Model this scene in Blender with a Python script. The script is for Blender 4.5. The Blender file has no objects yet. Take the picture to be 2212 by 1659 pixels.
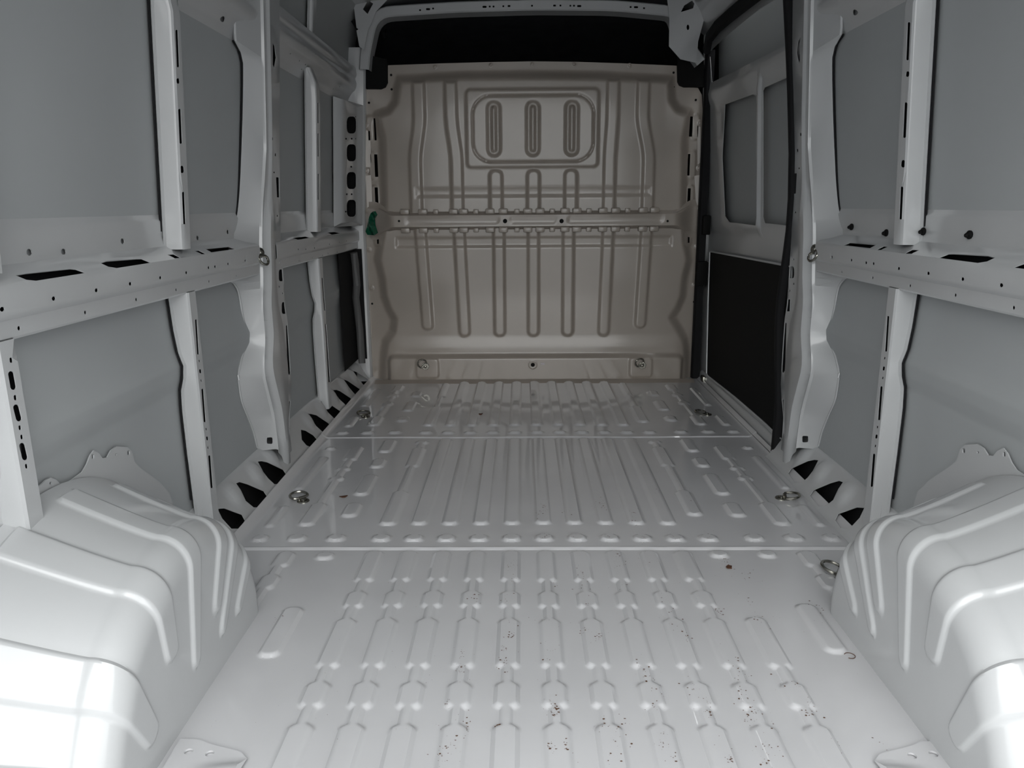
import bpy, bmesh, math, random
import numpy as np
from mathutils import Matrix, Vector
from mathutils.geometry import delaunay_2d_cdt
random.seed(7); rng = np.random.default_rng(7)
scn = bpy.context.scene
COL = scn.collection
# ------------------------------------------------------------------ camera (metres: x right, y into the van, z up, floor z=0)
F, CX, CY = 1661., 1106., 829.5
CAM = np.array([-.061, 0., .96])
_yaw = math.atan2(1130.3 - CX, F); _pit = math.atan2(CY - 443., F); _roll = -.00707
_f = np.array([-math.sin(_yaw)*math.cos(_pit), math.cos(_yaw)*math.cos(_pit), -math.sin(_pit)])
_r = np.cross(_f, [0, 0, 1]); _r /= np.linalg.norm(_r); _u = np.cross(_r, _f)
_r, _u = math.cos(_roll)*_r + math.sin(_roll)*_u, math.cos(_roll)*_u - math.sin(_roll)*_r
cd = bpy.data.cameras.new('camera'); cam = bpy.data.objects.new('camera', cd); COL.objects.link(cam)
cd.sensor_fit = 'HORIZONTAL'; cd.sensor_width = 36.; cd.lens = F/2212.*36.; cd.clip_start = .02
cam.matrix_world = Matrix(((_r[0], _u[0], -_f[0], CAM[0]), (_r[1], _u[1], -_f[1], CAM[1]), (_r[2], _u[2], -_f[2], CAM[2]), (0, 0, 0, 1)))
scn.camera = cam
# ------------------------------------------------------------------ overcast sky, exposure
w = bpy.data.worlds.new('sky'); scn.world = w; w.use_nodes = True
nt = w.node_tree; nt.nodes.clear()
def wn(t, **k):
    n = nt.nodes.new(t)
    for a, v in k.items(): setattr(n, a, v)
    return n
tc = wn('ShaderNodeTexCoord'); noi = wn('ShaderNodeTexNoise'); ramp = wn('ShaderNodeValToRGB'); bg = wn('ShaderNodeBackground'); wo = wn('ShaderNodeOutputWorld')
noi.inputs['Scale'].default_value = 2.6; noi.inputs['Detail'].default_value = 6; noi.inputs['Roughness'].default_value = .55
ramp.color_ramp.elements[0].position = .38; ramp.color_ramp.elements[0].color = (.56, .59, .60, 1)
ramp.color_ramp.elements[1].position = .66; ramp.color_ramp.elements[1].color = (1, .995, .985, 1)
nt.links.new(tc.outputs['Generated'], noi.inputs['Vector']); nt.links.new(noi.outputs['Fac'], ramp.inputs['Fac'])
sep = wn('ShaderNodeSeparateXYZ'); mr = wn('ShaderNodeMapRange'); mx = wn('ShaderNodeMix', data_type='RGBA', blend_type='MULTIPLY')
nt.links.new(tc.outputs['Generated'], sep.inputs[0]); nt.links.new(sep.outputs['Z'], mr.inputs['Value'])
mr.inputs['From Min'].default_value = 0.; mr.inputs['From Max'].default_value = 1.; mr.inputs['To Min'].default_value = .42; mr.inputs['To Max'].default_value = 1.   # overcast sky: zenith three times the horizon
mx.inputs['Factor'].default_value = 1.; nt.links.new(ramp.outputs['Color'], mx.inputs['A']); nt.links.new(mr.outputs['Result'], mx.inputs['B'])
nt.links.new(mx.outputs['Result'], bg.inputs['Color']); nt.links.new(bg.outputs['Background'], wo.inputs['Surface'])
bg.inputs['Strength'].default_value = 1.0
scn.view_settings.view_transform = 'Standard'; scn.view_settings.look = 'None'
scn.view_settings.exposure = 3.08; scn.view_settings.gamma = 1.0; scn.view_settings.use_curve_mapping = False

# ------------------------------------------------------------------ helpers
MO = -.015                                   # the body's middle line
def ray(x, y): return _f + _r*(x - CX)/F - _u*(y - CY)/F
def on(x, y, ax, v):
    d = ray(x, y); return CAM + d*((v - CAM[ax])/d[ax])
def proj(P):
    d = np.asarray(P, float) - CAM; z = d @ _f
    return np.stack([CX + F*(d @ _r)/z, CY - F*(d @ _u)/z], -1)
def onplane(x, y, p, n):
    d = ray(x, y); return CAM + d*(np.dot(np.array(p) - CAM, n)/np.dot(d, n))
def lean(z): return .055*np.maximum(np.asarray(z, float) - .85, 0)
def onA(x, y, a, ln=True):                   # photo point on the left wall's layer a metres from the middle -> (Y, Z)
    z = .8
    for _ in range(6):
        q = on(x, y, 0, MO - (a - (float(lean(z)) if ln else 0))); z = q[2]
    return q[1], q[2]
def finish(name, me, mat, parent=None, smooth=35):
    me.materials.append(mat)
    if smooth:
        me.polygons.foreach_set('use_smooth', [True]*len(me.polygons)); me.set_sharp_from_angle(angle=math.radians(smooth))
    ob = bpy.data.objects.new(name, me); COL.objects.link(ob)
    if parent is not None: ob.parent = parent
    return ob
def mesh(name, V, Fc, mat, parent=None, side=-1, smooth=35):
    V = np.asarray(V, float).copy()
    if side > 0: V[:, 0] = 2*MO - V[:, 0]; Fc = [tuple(reversed(f)) for f in Fc]
    me = bpy.data.meshes.new(name); me.from_pydata(V.tolist(), [], [tuple(int(i) for i in f) for f in Fc]); me.update()
    return finish(name, me, mat, parent, smooth)
def grid_mesh(name, G, mat, parent=None, side=-1, smooth=35, mask=None):
    n, m = G.shape[:2]; V = G.reshape(-1, 3).copy()
    i = np.arange(n*m).reshape(n, m)
    q = np.stack([i[:-1, :-1], i[:-1, 1:], i[1:, 1:], i[1:, :-1]], -1)
    q = q[mask] if mask is not None else q.reshape(-1, 4)
    if side > 0: V[:, 0] = 2*MO - V[:, 0]; q = q[:, ::-1]
    used = np.unique(q); re = np.zeros(n*m, int); re[used] = np.arange(len(used)); V = V[used]; q = re[q]
    me = bpy.data.meshes.new(name); me.vertices.add(len(V)); me.vertices.foreach_set('co', V.ravel())
    me.loops.add(q.size); me.loops.foreach_set('vertex_index', q.ravel().astype(np.int32))
    me.polygons.add(len(q)); me.polygons.foreach_set('loop_start', np.arange(0, q.size, 4, dtype=np.int32))
    me.update(calc_edges=True); me.validate()
    return finish(name, me, mat, parent, smooth)
def circ(cx, cy, rx, ry=None, n=12, p=2.):
    ry = rx if ry is None else ry; out = []
    for k in range(n):
        t = 2*math.pi*(k + .5)/n; c, s = math.cos(t), math.sin(t)
        out.append((cx + rx*math.copysign(abs(c)**(2/p), c), cy + ry*math.copysign(abs(s)**(2/p), s)))
    return out
def stad(x0, y0, x1, y1, r, n=6):            # slot outline from end to end
    d = math.atan2(y1 - y0, x1 - x0); out = []
    for k in range(n + 1): t = d - math.pi/2 + math.pi*k/n; out.append((x1 + r*math.cos(t), y1 + r*math.sin(t)))
    for k in range(n + 1): t = d + math.pi/2 + math.pi*k/n; out.append((x0 + r*math.cos(t), y0 + r*math.sin(t)))
    return out
def inside(poly, x, y):
    poly = np.asarray(poly); r = np.zeros(np.shape(x), bool); j = len(poly) - 1
    for i in range(len(poly)):
        xi, yi = poly[i]; xj, yj = poly[j]
        with np.errstate(divide='ignore', invalid='ignore'):
            k = ((yi > y) != (yj > y)) & (x < (xj - xi)*(y - yi)/((yj - yi) if yj != yi else 1e-12) + xi)
        r ^= k; j = i
    return r
def psdf(poly, x, y):                        # signed distance, negative inside
    poly = np.asarray(poly, float); d = np.full(np.shape(x), 1e9)
    for i in range(len(poly)):
        a, b = poly[i - 1], poly[i]; e = b - a; L = e @ e
        t = np.clip(((x - a[0])*e[0] + (y - a[1])*e[1])/L, 0, 1)
        d = np.minimum(d, np.hypot(x - a[0] - t*e[0], y - a[1] - t*e[1]))
    return np.where(inside(poly, x, y), -d, d)
def rbox(x, y, cx, cy, hx, hy, r):
    qx = np.abs(x - cx) - hx + r; qy = np.abs(y - cy) - hy + r
    return np.hypot(np.maximum(qx, 0), np.maximum(qy, 0)) + np.minimum(np.maximum(qx, qy), 0) - r
def ss(d, e):                                # 1 inside, 0 outside, soft over +-e
    t = np.clip((e - d)/(2*e), 0, 1); return t*t*(3 - 2*t)
def sheet(name, P, outer, holes, mat, parent=None, side=-1, us=(), ts=(), thick=.0016, smooth=35, rim=0., inner=None):
    """cut sheet: outline with holes in (u,t), extra fold lines at us / ts, mapped to 3D by P, given a real thickness"""
    o = np.asarray(outer, float); um = np.linspace(o[:, 0].min(), o[:, 0].max(), 120); tm = np.linspace(o[:, 1].min(), o[:, 1].max(), 120)
    Lu = np.zeros(120); Lt = np.zeros(120)
    for k in (.2, .5, .8):
        q = P(um, np.full(120, tm[0] + (tm[-1] - tm[0])*k)); Lu[1:] += np.cumsum(np.linalg.norm(np.diff(q, axis=0), axis=1) + 1e-6)/3
        q = P(np.full(120, um[0] + (um[-1] - um[0])*k), tm); Lt[1:] += np.cumsum(np.linalg.norm(np.diff(q, axis=0), axis=1) + 1e-6)/3
    def sc(p): p = np.asarray(p, float).reshape(-1, 2); return np.stack([np.interp(p[:, 0], um, Lu), np.interp(p[:, 1], tm, Lt)], -1)
    outer = sc(outer); holes = [sc(h) for h in holes]
    pts = [tuple(p) for p in outer]; n = len(pts); edges = [(i, (i + 1) % n) for i in range(n)]
    for h in holes:
        k = len(pts); pts += [tuple(p) for p in h]; edges += [(k + i, k + (i + 1) % len(h)) for i in range(len(h))]
    if len(us) and len(ts):
        g = sc([(u, t) for u in us for t in ts]); ok = inside(outer, g[:, 0], g[:, 1])
        for h in holes: ok &= psdf(h, g[:, 0], g[:, 1]) > .0015
        ok &= np.abs(psdf(outer, g[:, 0], g[:, 1])) > 1e-5
        idx = np.full(len(g), -1); idx[ok] = len(pts) + np.arange(ok.sum()); pts += [tuple(p) for p in g[ok]]; idx = idx.reshape(len(us), len(ts))
        for a in range(len(us)):
            for b in range(len(ts) - 1):
                if idx[a, b] >= 0 and idx[a, b + 1] >= 0: edges.append((int(idx[a, b]), int(idx[a, b + 1])))
    V, _, Fc, *_ = delaunay_2d_cdt([Vector(p) for p in pts], edges, [], 0, 1e-7)
    V = np.array([tuple(v) for v in V])
    c = np.array([V[list(f)].mean(0) for f in Fc])
    ok = inside(outer, c[:, 0], c[:, 1])
    for h in holes: ok &= ~inside(h, c[:, 0], c[:, 1])
    T3 = np.array([f for f, k in zip(Fc, ok) if k], int)
    W = P(np.interp(V[:, 0], Lu, um), np.interp(V[:, 1], Lt, tm))
    def normals(T3):
        N = np.zeros_like(W); nn = np.cross(W[T3[:, 1]] - W[T3[:, 0]], W[T3[:, 2]] - W[T3[:, 0]])
        for k in range(3): np.add.at(N, T3[:, k], nn)
        return N/np.maximum(np.linalg.norm(N, axis=1, keepdims=True), 1e-12), nn
    N, nn = normals(T3)
    if np.sum(nn*(CAM - W[T3].mean(1))) < 0: T3 = T3[:, ::-1]; N = -N      # the finished face looks into the hold
    if rim:
        for h in holes: W -= N*(rim*(np.abs(psdf(h, V[:, 0], V[:, 1])) < 1e-5))[:, None]
    m = len(W); cnt = {}
    for f in T3.tolist():
        for i in range(3): e = (f[i], f[(i + 1) % 3]); cnt.setdefault((min(e), max(e)), []).append(e)
    A = np.vstack([W, W - N*abs(thick)]); FF = T3.tolist() + (T3[:, ::-1] + m).tolist()
    FF += [(v[0][1], v[0][0], m + v[0][0], m + v[0][1]) for v in cnt.values() if len(v) == 1]
    ob = mesh(name, A, FF, mat, parent, side, smooth)
    if inner is not None:
        ob.data.materials.append(inner); mi = np.zeros(len(FF), np.int32); mi[len(T3):2*len(T3)] = 1; ob.data.polygons.foreach_set('material_index', mi)
    return ob
def mirror(ob, parent, name=None):            # the same part on the other side wall
    me = ob.data.copy(); n = len(me.vertices); co = np.zeros(n*3); me.vertices.foreach_get('co', co); co = co.reshape(-1, 3); co[:, 0] = 2*MO - co[:, 0]
    me.vertices.foreach_set('co', co.ravel()); me.flip_normals(); me.update()
    o = bpy.data.objects.new(name or ob.name.split('.')[0], me); COL.objects.link(o); o.parent = parent; return o
def inv(P, ur, tr, x, y):                     # which (u,t) of a surface shows at a photo point
    U, T = np.meshgrid(np.linspace(*ur, 30), np.linspace(*tr, 40), indexing='ij'); U, T = U.ravel(), T.ravel()
    q = proj(P(U, T)); j = np.argmin((q[:, 0] - x)**2 + (q[:, 1] - y)**2); u, t = U[j], T[j]; best = (1e9, u, t)
    hu, ht = (ur[1] - ur[0])*1e-4, (tr[1] - tr[0])*1e-4
    for k in range(14):
        q = proj(P(np.array([u, u + hu, u]), np.array([t, t, t + ht]))); r = np.array([x, y]) - q[0]; e2 = r @ r
        if e2 < best[0]: best = (e2, u, t)
        if e2 < 1e-4: break
        J = np.stack([(q[1] - q[0])/hu, (q[2] - q[0])/ht], -1)
        d = np.linalg.lstsq(J, r, rcond=None)[0]
        m = max(abs(d[0])/(ur[1] - ur[0]), abs(d[1])/(tr[1] - tr[0]), .08)*12.5
        u, t = float(np.clip(u + d[0]/m, *ur)), float(np.clip(t + d[1]/m, *tr))
    return best[1], best[2]
def boxv(x0, x1, y0, y1, z0, z1):
    V = [(x, y, z) for x in (x0, x1) for y in (y0, y1) for z in (z0, z1)]
    return V, [(0, 1, 3, 2), (4, 6, 7, 5), (0, 4, 5, 1), (2, 3, 7, 6), (0, 2, 6, 4), (1, 5, 7, 3)]
def bevbox(name, x0, x1, y0, y1, z0, z1, b, mat, parent=None, side=-1, seg=2):
    V, Fc = boxv(x0, x1, y0, y1, z0, z1)
    bm = bmesh.new(); vs = [bm.verts.new(v) for v in V]; [bm.faces.new([vs[i] for i in f]) for f in Fc]
    bmesh.ops.recalc_face_normals(bm, faces=bm.faces)
    bmesh.ops.bevel(bm, geom=list(bm.edges), offset=b, segments=seg, profile=.5, affect='EDGES')
    A = [tuple(v.co) for v in bm.verts]; bm.verts.index_update(); FF = [tuple(v.index for v in f.verts) for f in bm.faces]; bm.free()
    return mesh(name, A, FF, mat, parent, side)
def tube(pts, r, n=8, closed=False):
    pts = np.asarray(pts, float); m = len(pts); V = []; Fc = []
    T = np.roll(pts, -1, 0) - np.roll(pts, 1, 0) if closed else np.gradient(pts, axis=0)
    T /= np.linalg.norm(T, axis=1, keepdims=True); ref = np.array([.31, .17, .93])
    for i in range(m):
        a = np.cross(T[i], ref); a /= np.linalg.norm(a); b = np.cross(T[i], a)
        for k in range(n): t = 2*math.pi*k/n; V.append(pts[i] + r*(a*math.cos(t) + b*math.sin(t)))
    for i in range(m if closed else m - 1):
        j = (i + 1) % m
        for k in range(n): l = (k + 1) % n; Fc.append((i*n + k, i*n + l, j*n + l, j*n + k))
    if not closed: Fc += [tuple(range(n - 1, -1, -1)), tuple(range((m - 1)*n, m*n))]
    return np.array(V), Fc
def lathe(prof, n=20):                        # (r,h) profile about +z, first and last closed
    V = []; Fc = []
    for r, h in prof:
        for k in range(n): t = 2*math.pi*k/n; V.append((r*math.cos(t), r*math.sin(t), h))
    for i in range(len(prof) - 1):
        for k in range(n): l = (k + 1) % n; Fc.append((i*n + k, i*n + l, (i + 1)*n + l, (i + 1)*n + k))
    Fc += [tuple(range(n - 1, -1, -1)), tuple(range((len(prof) - 1)*n, len(prof)*n))]
    return np.array(V), Fc
def place(V, o, zax, xax=(1, .02, .03)):
    z = np.array(zax, float); z /= np.linalg.norm(z); x = np.array(xax, float); x -= z*(x @ z); x /= np.linalg.norm(x); y = np.cross(z, x)
    return np.asarray(o) + V[:, :1]*x + V[:, 1:2]*y + V[:, 2:3]*z
def tag(o, label, cat, kind=None, group=None):
    o['label'] = label; o['category'] = cat
    if kind: o['kind'] = kind
    if group: o['group'] = group
    return o
def empty(name, label, cat, kind=None, loc=(0, 0, 0), group=None):
    o = bpy.data.objects.new(name, None); COL.objects.link(o); o.location = loc
    return tag(o, label, cat, kind, group)

# ------------------------------------------------------------------ materials
def mat(name, col, rough=.4, coat=0., coat_r=.05, metal=0., bump=None, mott=None, spec=.5):
    m = bpy.data.materials.new(name); m.use_nodes = True; t = m.node_tree; b = t.nodes['Principled BSDF']
    b.inputs['Base Color'].default_value = (*col, 1); b.inputs['Roughness'].default_value = rough; b.inputs['Metallic'].default_value = metal
    b.inputs['Coat Weight'].default_value = coat; b.inputs['Coat Roughness'].default_value = coat_r; b.inputs['Specular IOR Level'].default_value = spec
    c = t.nodes.new('ShaderNodeTexCoord')
    if mott:
        n = t.nodes.new('ShaderNodeTexNoise'); n.inputs['Scale'].default_value = mott[0]; n.inputs['Detail'].default_value = 5
        r = t.nodes.new('ShaderNodeValToRGB'); k = mott[1]
        r.color_ramp.elements[0].color = (*[x*(1 - k) for x in col], 1); r.color_ramp.elements[1].color = (*[min(1, x*(1 + k)) for x in col], 1)
        r.color_ramp.elements[0].position = .35; r.color_ramp.elements[1].position = .65
        t.links.new(c.outputs['Object'], n.inputs['Vector']); t.links.new(n.outputs['Fac'], r.inputs['Fac']); t.links.new(r.outputs['Color'], b.inputs['Base Color'])
    if bump:
        n2 = t.nodes.new('ShaderNodeTexNoise'); n2.inputs['Scale'].default_value = bump[0]; n2.inputs['Detail'].default_value = 3
        bp = t.nodes.new('ShaderNodeBump'); bp.inputs['Strength'].default_value = bump[1]; bp.inputs['Distance'].default_value = bump[2]
        t.links.new(c.outputs['Object'], n2.inputs['Vector']); t.links.new(n2.outputs['Fac'], bp.inputs['Height']); t.links.new(bp.outputs['Normal'], b.inputs['Normal'])
    return m
PAINT = mat('white_body_paint', (.455, .463, .468), .42, .8, .09, mott=(3, .03), bump=(5, .12, .004))
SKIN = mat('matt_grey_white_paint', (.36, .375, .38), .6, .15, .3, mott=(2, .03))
FLOOR = mat('glossy_floor_paint', (.53, .53, .54), .36, 1.0, .025, mott=(4, .03), bump=(7, .10, .003))
PART = mat('warm_grey_primer', (.345, .303, .263), .36, .6, .10, mott=(3, .05), bump=(90, .05, .001))
BLACK = mat('black_plastic', (.006, .006, .006), .7, spec=.15)
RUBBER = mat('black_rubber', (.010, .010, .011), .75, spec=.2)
LINING = mat('charcoal_headliner', (.03, .03, .034), .9, spec=.15, mott=(12, .15))
STEEL = mat('zinc_steel', (.36, .35, .31), .25, metal=1.)
PALE = mat('pale_warm_grey', (.62, .58, .54), .45, metal=.3)
RUST = mat('rust_fleck', (.095, .045, .024), .9)
LEAF = mat('dry_leaf', (.085, .034, .016), .7, mott=(60, .4))
GREEN = mat('green_film', (.006, .085, .045), .25, coat=.5, bump=(25, .5, .01))
HOLLOW_SHADE = mat('shade_in_hollows', (.012, .012, .013), .8, spec=.2)  # near-black colour that paints shade into holes and sheet backs
ASPH = mat('outdoor_asphalt', (.16, .16, .165), .9, mott=(3, .2))

# ------------------------------------------------------------------ outdoors behind the van, ceiling, underbody
YR, YF = .22, 4.36                            # rear opening, front end of the hold
g = mesh('ground', [(-60, -80, -.62), (60, -80, -.62), (60, 40, -.62), (-60, 40, -.62)], [(0, 1, 2, 3)], ASPH); tag(g, 'grey asphalt ground outside the van', 'ground', 'structure')
FL = empty('floor', 'pale grey pressed steel cargo floor with raised ribs', 'floor', 'structure')
WL = empty('wall_left', 'grey painted van side wall with posts and rails, left side', 'wall', 'structure')
WR = empty('wall_right', 'grey painted van side wall with posts and rails, right side', 'wall', 'structure')
CE = empty('ceiling', 'dark van roof with front cross bow and black headliner', 'ceiling', 'structure')
WALL = {-1: WL, 1: WR}
V, Fc = boxv(-1.03, 1.0, YR, YF + 1.2, -.24, -.20); mesh('underbody', V, Fc, PAINT, FL, smooth=0)
xs = np.linspace(-.93, .90, 31); ys = np.linspace(YR, YF, 41)
X, Y = np.meshgrid(xs, ys, indexing='ij'); Z = 1.985 - .05*(np.abs(X - MO)/.9)**4 + .004*np.sin(Y*18)
grid_mesh('roof_panel', np.stack([X, Y, Z], -1)[::-1], PAINT, CE)

# ------------------------------------------------------------------ floor: three pressed panels
SEG = []                                      # x, y0, y1, half width, height
def seg(x, y0, y1, hw=.0215, h=.0065): SEG.append((x, min(y0, y1), max(y0, y1), hw, h))
P1 = [-.482 + .0965*k for k in range(10)]
for i, x in enumerate(P1):
    for a, b in ((1.84, 2.018), (1.705, 1.783), (1.455, 1.650), (1.32, 1.402), (.98, 1.270)): seg(x, a, b)
    seg(x, .98, 1.99, .0098, .0065)
for a, b in ((1.455, 1.655), (1.32, 1.402), (.98, 1.270)): seg(.485, a, b)
seg(.485, .98, 1.64, .0098, .0065)
seg(.626, 1.515, 1.72); seg(-.623, 1.497, 1.705)
for x, y in ((-.62, 1.992), (.487, 2.003), (.622, 2.003)): seg(x, y - .021, y + .017, .022)
for s in (-1, 1): seg(s*.732, 1.925, 2.014); seg(s*.732, 1.80, 1.875); seg(s*.732, 1.7, 2.0, .0098, .0065)
for x in [-.384 + .096*k for k in range(9)]: seg(x, 2.205, 3.088)
for s, y0 in ((-1, 2.20), (1, 2.275)):
    for a, b in ((y0, 2.48), (2.735, 2.965), (3.02, 3.06)): seg(s*.481, a, b)
    seg(s*.481, y0, 3.05, .0098, .0065)
    for a, b in ((2.262, 2.37), (2.45, 2.648), (2.733, 2.83), (2.915, 3.075)): seg(s*.615, a, b)
    for a, b in ((2.195, 2.37), (2.588, 2.628), (2.70, 2.73), (2.816, 2.98)): seg(s*.732, a, b)
    seg(s*.732, 2.2, 2.95, .0098, .0065)
    for a, b in ((2.19, 2.35), (2.505, 2.855)): seg(s*.842, a, b, .012, .005)
    seg(s*.84, 2.945, 2.975, .016)
    for x in (.481, .615, .732): seg(s*x, 2.083, 2.122, .024); seg(s*x, 3.158, 3.19, .022)
    seg(s*.84, 2.083, 2.122, .02); seg(s*.84, 3.158, 3.19, .02)
    seg(s*.481, 3.33 if s > 0 else 3.28, 3.60); seg(s*.481, 3.80, 4.10, .015); seg(s*.481, 3.5, 4.1, .0098, .0065)
    for a, b in ((3.345, 3.425), (3.53, 3.71), (3.815, 3.915)): seg(s*.612, a, b)
    for a, b in ((3.28, 3.43), (3.64, 3.70), (3.80, 3.86), (3.93, 4.06)): seg(s*.73, a, b)
    seg(s*.73, 3.28, 4.05, .0098, .0065); seg(s*.838, 3.27, 3.43, .014); seg(s*.838, 3.62, 3.98, .012)
for k in range(9):
    x = -.384 + .096*k
    seg(x, 2.083, 2.122, .024); seg(x, 3.158, 3.19, .022); seg(x, 3.278, 4.14)
    seg(x, 4.17, 4.20, .016, .004)
def floor_h(x, y):
    h = np.zeros(np.shape(x))
    for (sx, a, b, hw, H) in SEG:
        m = (np.abs(x - sx) < hw + .02) & (y > a - .02) & (y < b + .02)
        if not m.any(): continue
        d = rbox(x[m], y[m], sx, (a + b)/2, hw + .001, (b - a)/2 + .001, min(hw, (b - a)/2)*.85)
        h[m] = np.maximum(h[m], 1.15*H*ss(d, .0048))
    h += .0012*np.sin(x*9 + 1)*np.sin(y*6.3)
    return h
def panel_base(y): return np.where(y > 3.107, .006, np.where(y > 2.03, .003, 0.)) - .000
for y0, y1, st in ((YR + .02, 2.036, .0045), (2.030, 3.113, .0055), (3.107, 4.27, .007)):
    hx = .70 if False else .915
    xs = np.arange(-hx, hx + st, st); ys = np.arange(y0, y1 + st*.5, st); ys[-1] = y1
    if y0 < 1: ys = np.concatenate([np.arange(y0, 1.02, .03), np.arange(1.03, y1, st), [y1]])
    X, Y = np.meshgrid(xs, ys, indexing='ij'); b = .003*(y0 > 2) + .003*(y0 > 3)
    Z = floor_h(X, Y) + b
    Z += .0025*np.exp(-((Y - (y0 + .010))/.003)**2)*(y0 > 2)
    Z[:, 0] -= .0035*(y0 > 2); Z[:, -1] -= .006*(y1 < 4)
    e = np.clip((np.abs(X) - .885)/.03, 0, 1); Z += .02*e*e
    grid_mesh('floor_panel', np.stack([X, Y, Z], -1)[::-1] if False else np.stack([X, Y, Z], -1).transpose(1, 0, 2)[::-1], FLOOR, FL)
def floor_z(x, y): return float(floor_h(np.array([x]), np.array([y]))[0] + (y > 2.03)*.003 + (y > 3.107)*.003)

# rear corner gusset plates on the floor
for s in (-1, 1):
    pts = [(-.69, 1.05), (-.555, 1.10), (-.553, 1.172), (-.57, 1.19), (-.64, 1.212), (-.656, 1.222), (-.695, 1.224)]
    P = lambda u, t: np.stack([u, t, .0065 + .016*np.clip((1.20 - t)*6 + (u + .58)*5, 0, 1)**2*0 + 0*u + .010*ss((t - 1.17) - (u + .56)*.1 + .015, .012)*ss(-.62 - u, .04)], -1)
    o = sheet('corner_gusset', P, pts[::-1] if False else pts, [circ(-.665, 1.19, .008), circ(-.625, 1.185, .008)], FLOOR, FL, us=np.linspace(-.69, -.56, 14), ts=np.linspace(1.06, 1.22, 16), thick=.004)
    if s > 0: o.scale.x = -1

# ------------------------------------------------------------------ side walls
def skin_a(z):
    return np.interp(z, [-.2, .10, .16, .30, .42, .475, .51, .545, .58, .64, .74, .86, .94, 1.41, 1.55, 1.80, 1.90, 1.96],
                     [.985, .985, .985, .987, .987, .984, .974, .970, .980, .986, .990, .988, .983, .957, .948, .925, .895, .86])
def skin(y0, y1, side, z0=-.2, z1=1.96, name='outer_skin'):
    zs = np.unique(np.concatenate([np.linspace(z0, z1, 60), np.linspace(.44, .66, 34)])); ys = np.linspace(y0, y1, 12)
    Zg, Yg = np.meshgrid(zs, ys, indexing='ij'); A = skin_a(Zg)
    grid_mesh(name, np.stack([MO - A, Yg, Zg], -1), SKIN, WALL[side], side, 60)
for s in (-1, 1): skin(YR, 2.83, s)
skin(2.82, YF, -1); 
# profile members swept along the van
def sweep_y(name, prof, y0, y1, holes, side, mt=PAINT, ny=None, rim=.0, bows=None):
    """prof: (a,z) list; holes: in (u,y)"""
    pr = np.array(prof); n = len(pr)
    def P(u, t):
        a = np.interp(u, range(n), pr[:, 0]); z = np.interp(u, range(n), pr[:, 1]); return np.stack([MO - a, t, z], -1)
    us = np.arange(n); ts = np.linspace(y0, y1, ny or max(3, int((y1 - y0)/.12)))
    outer = [(u, y0) for u in us] + [(n - 1, t) for t in ts[1:-1]] + [(u, y1) for u in us[::-1]] + [(0, t) for t in ts[1:-1][::-1]]
    return sheet(name, P, outer, holes, mt, WALL[side], side, us[1:-1], ts[1:-1], rim=rim, inner=HOLLOW_SHADE), P
def fillet(pts, r, n=4):
    out = [pts[0]]
    for i in range(1, len(pts) - 1):
        p, a, b = (np.array(q, float) for q in (pts[i], pts[i - 1], pts[i + 1]))
        da, db = a - p, b - p; la, lb = np.linalg.norm(da), np.linalg.norm(db); k = min(r, la*.45, lb*.45)
        s, e = p + da/la*k, p + db/lb*k
        for t in np.linspace(0, 1, n): out.append(tuple((1 - t)**2*s + 2*t*(1 - t)*p + t*t*e))
    return out + [pts[-1]]
RAIL = [(.984, .945), (.980, .932), (.976, .925), (.976, .869), (.974, .862), (.955, .849), (.934, .8375), (.928, .8325), (.925, .824), (.925, .785), (.9265, .779), (.934, .772), (.934, .742), (.938, .737), (.982, .733)]
def railP(u, t):
    pr = np.array(RAIL); n = len(pr)
    return np.stack([MO - np.interp(u, range(n), pr[:, 0]), t, np.interp(u, range(n), pr[:, 1])], -1)
def hole_px(P, ur, tr, pts): return [inv(P, ur, tr, *p) for p in pts]
def rail_holes(y0, y1, face, low, strip, shelf):
    H = []
    for x, y in face: u, t = inv(railP, (8.0, 9.0), (y0, y1), x, y); H.append(circ(u, t, .11, .0065, 8))
    for x, y in low: u, t = inv(railP, (11., 12.), (y0, y1), x, y); H.append(circ(u, t, .14, .0045, 8))
    for x, y in strip: u, t = inv(railP, (2., 3.), (y0, y1), x, y); H.append(circ(u, t, .12, .009, 8))
    for p in shelf: H.append(hole_px(railP, (4.05, 6.95), (y0, y1), p))
    return H
FACE = [(7, 668), (118, 645), (210, 627), (283, 613), (348, 600), (404, 589), (452, 578), (466, 576), (494, 570), (531, 563)]
LOW = [(43, 709), (186, 675), (296, 647), (382, 626), (453, 608), (512, 595)]
STRIP = [(65, 545), (139, 544), (266, 521), (355, 513), (428, 514), (493, 501)]
SHELF = [[(34, 593), (58, 589), (152, 579), (164, 580), (186, 588), (174, 592), (80, 606), (58, 603)], [(218, 567), (231, 563), (296, 558), (307, 558), (327, 566), (252, 578), (235, 575)],
         [(362, 549), (376, 548), (391, 556), (378, 557)], [(421, 541), (430, 540), (445, 548), (436, 548)], [(444, 537), (495, 532), (508, 537), (457, 544)]]
HR = rail_holes(YR, 2.6, FACE, LOW, STRIP, SHELF)
RP = [(a, z) for a, z in RAIL]
def liner(name, prof, y0, y1):                 # near-black sheet added to paint the shade in a hollow member
    G = np.array([[(MO - a, y, z) for y in np.linspace(y0, y1, 4)] for a, z in prof]); return grid_mesh(name, G, HOLLOW_SHADE, WL)
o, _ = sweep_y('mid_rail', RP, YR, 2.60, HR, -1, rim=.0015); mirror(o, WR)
o = liner('rail_shade_back', [(.9755, .8625), (.974, .745), (.942, .742)], YR, 2.60); mirror(o, WR)
liner('rail_shade_back', [(.9755, .8625), (.974, .745), (.942, .742)], 2.78, 4.2)
e = lambda x, y: (540 + x/2.91, 450 + y/2.91)
e4 = lambda x, y: (540 + x/3.32, y/3.32)
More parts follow.
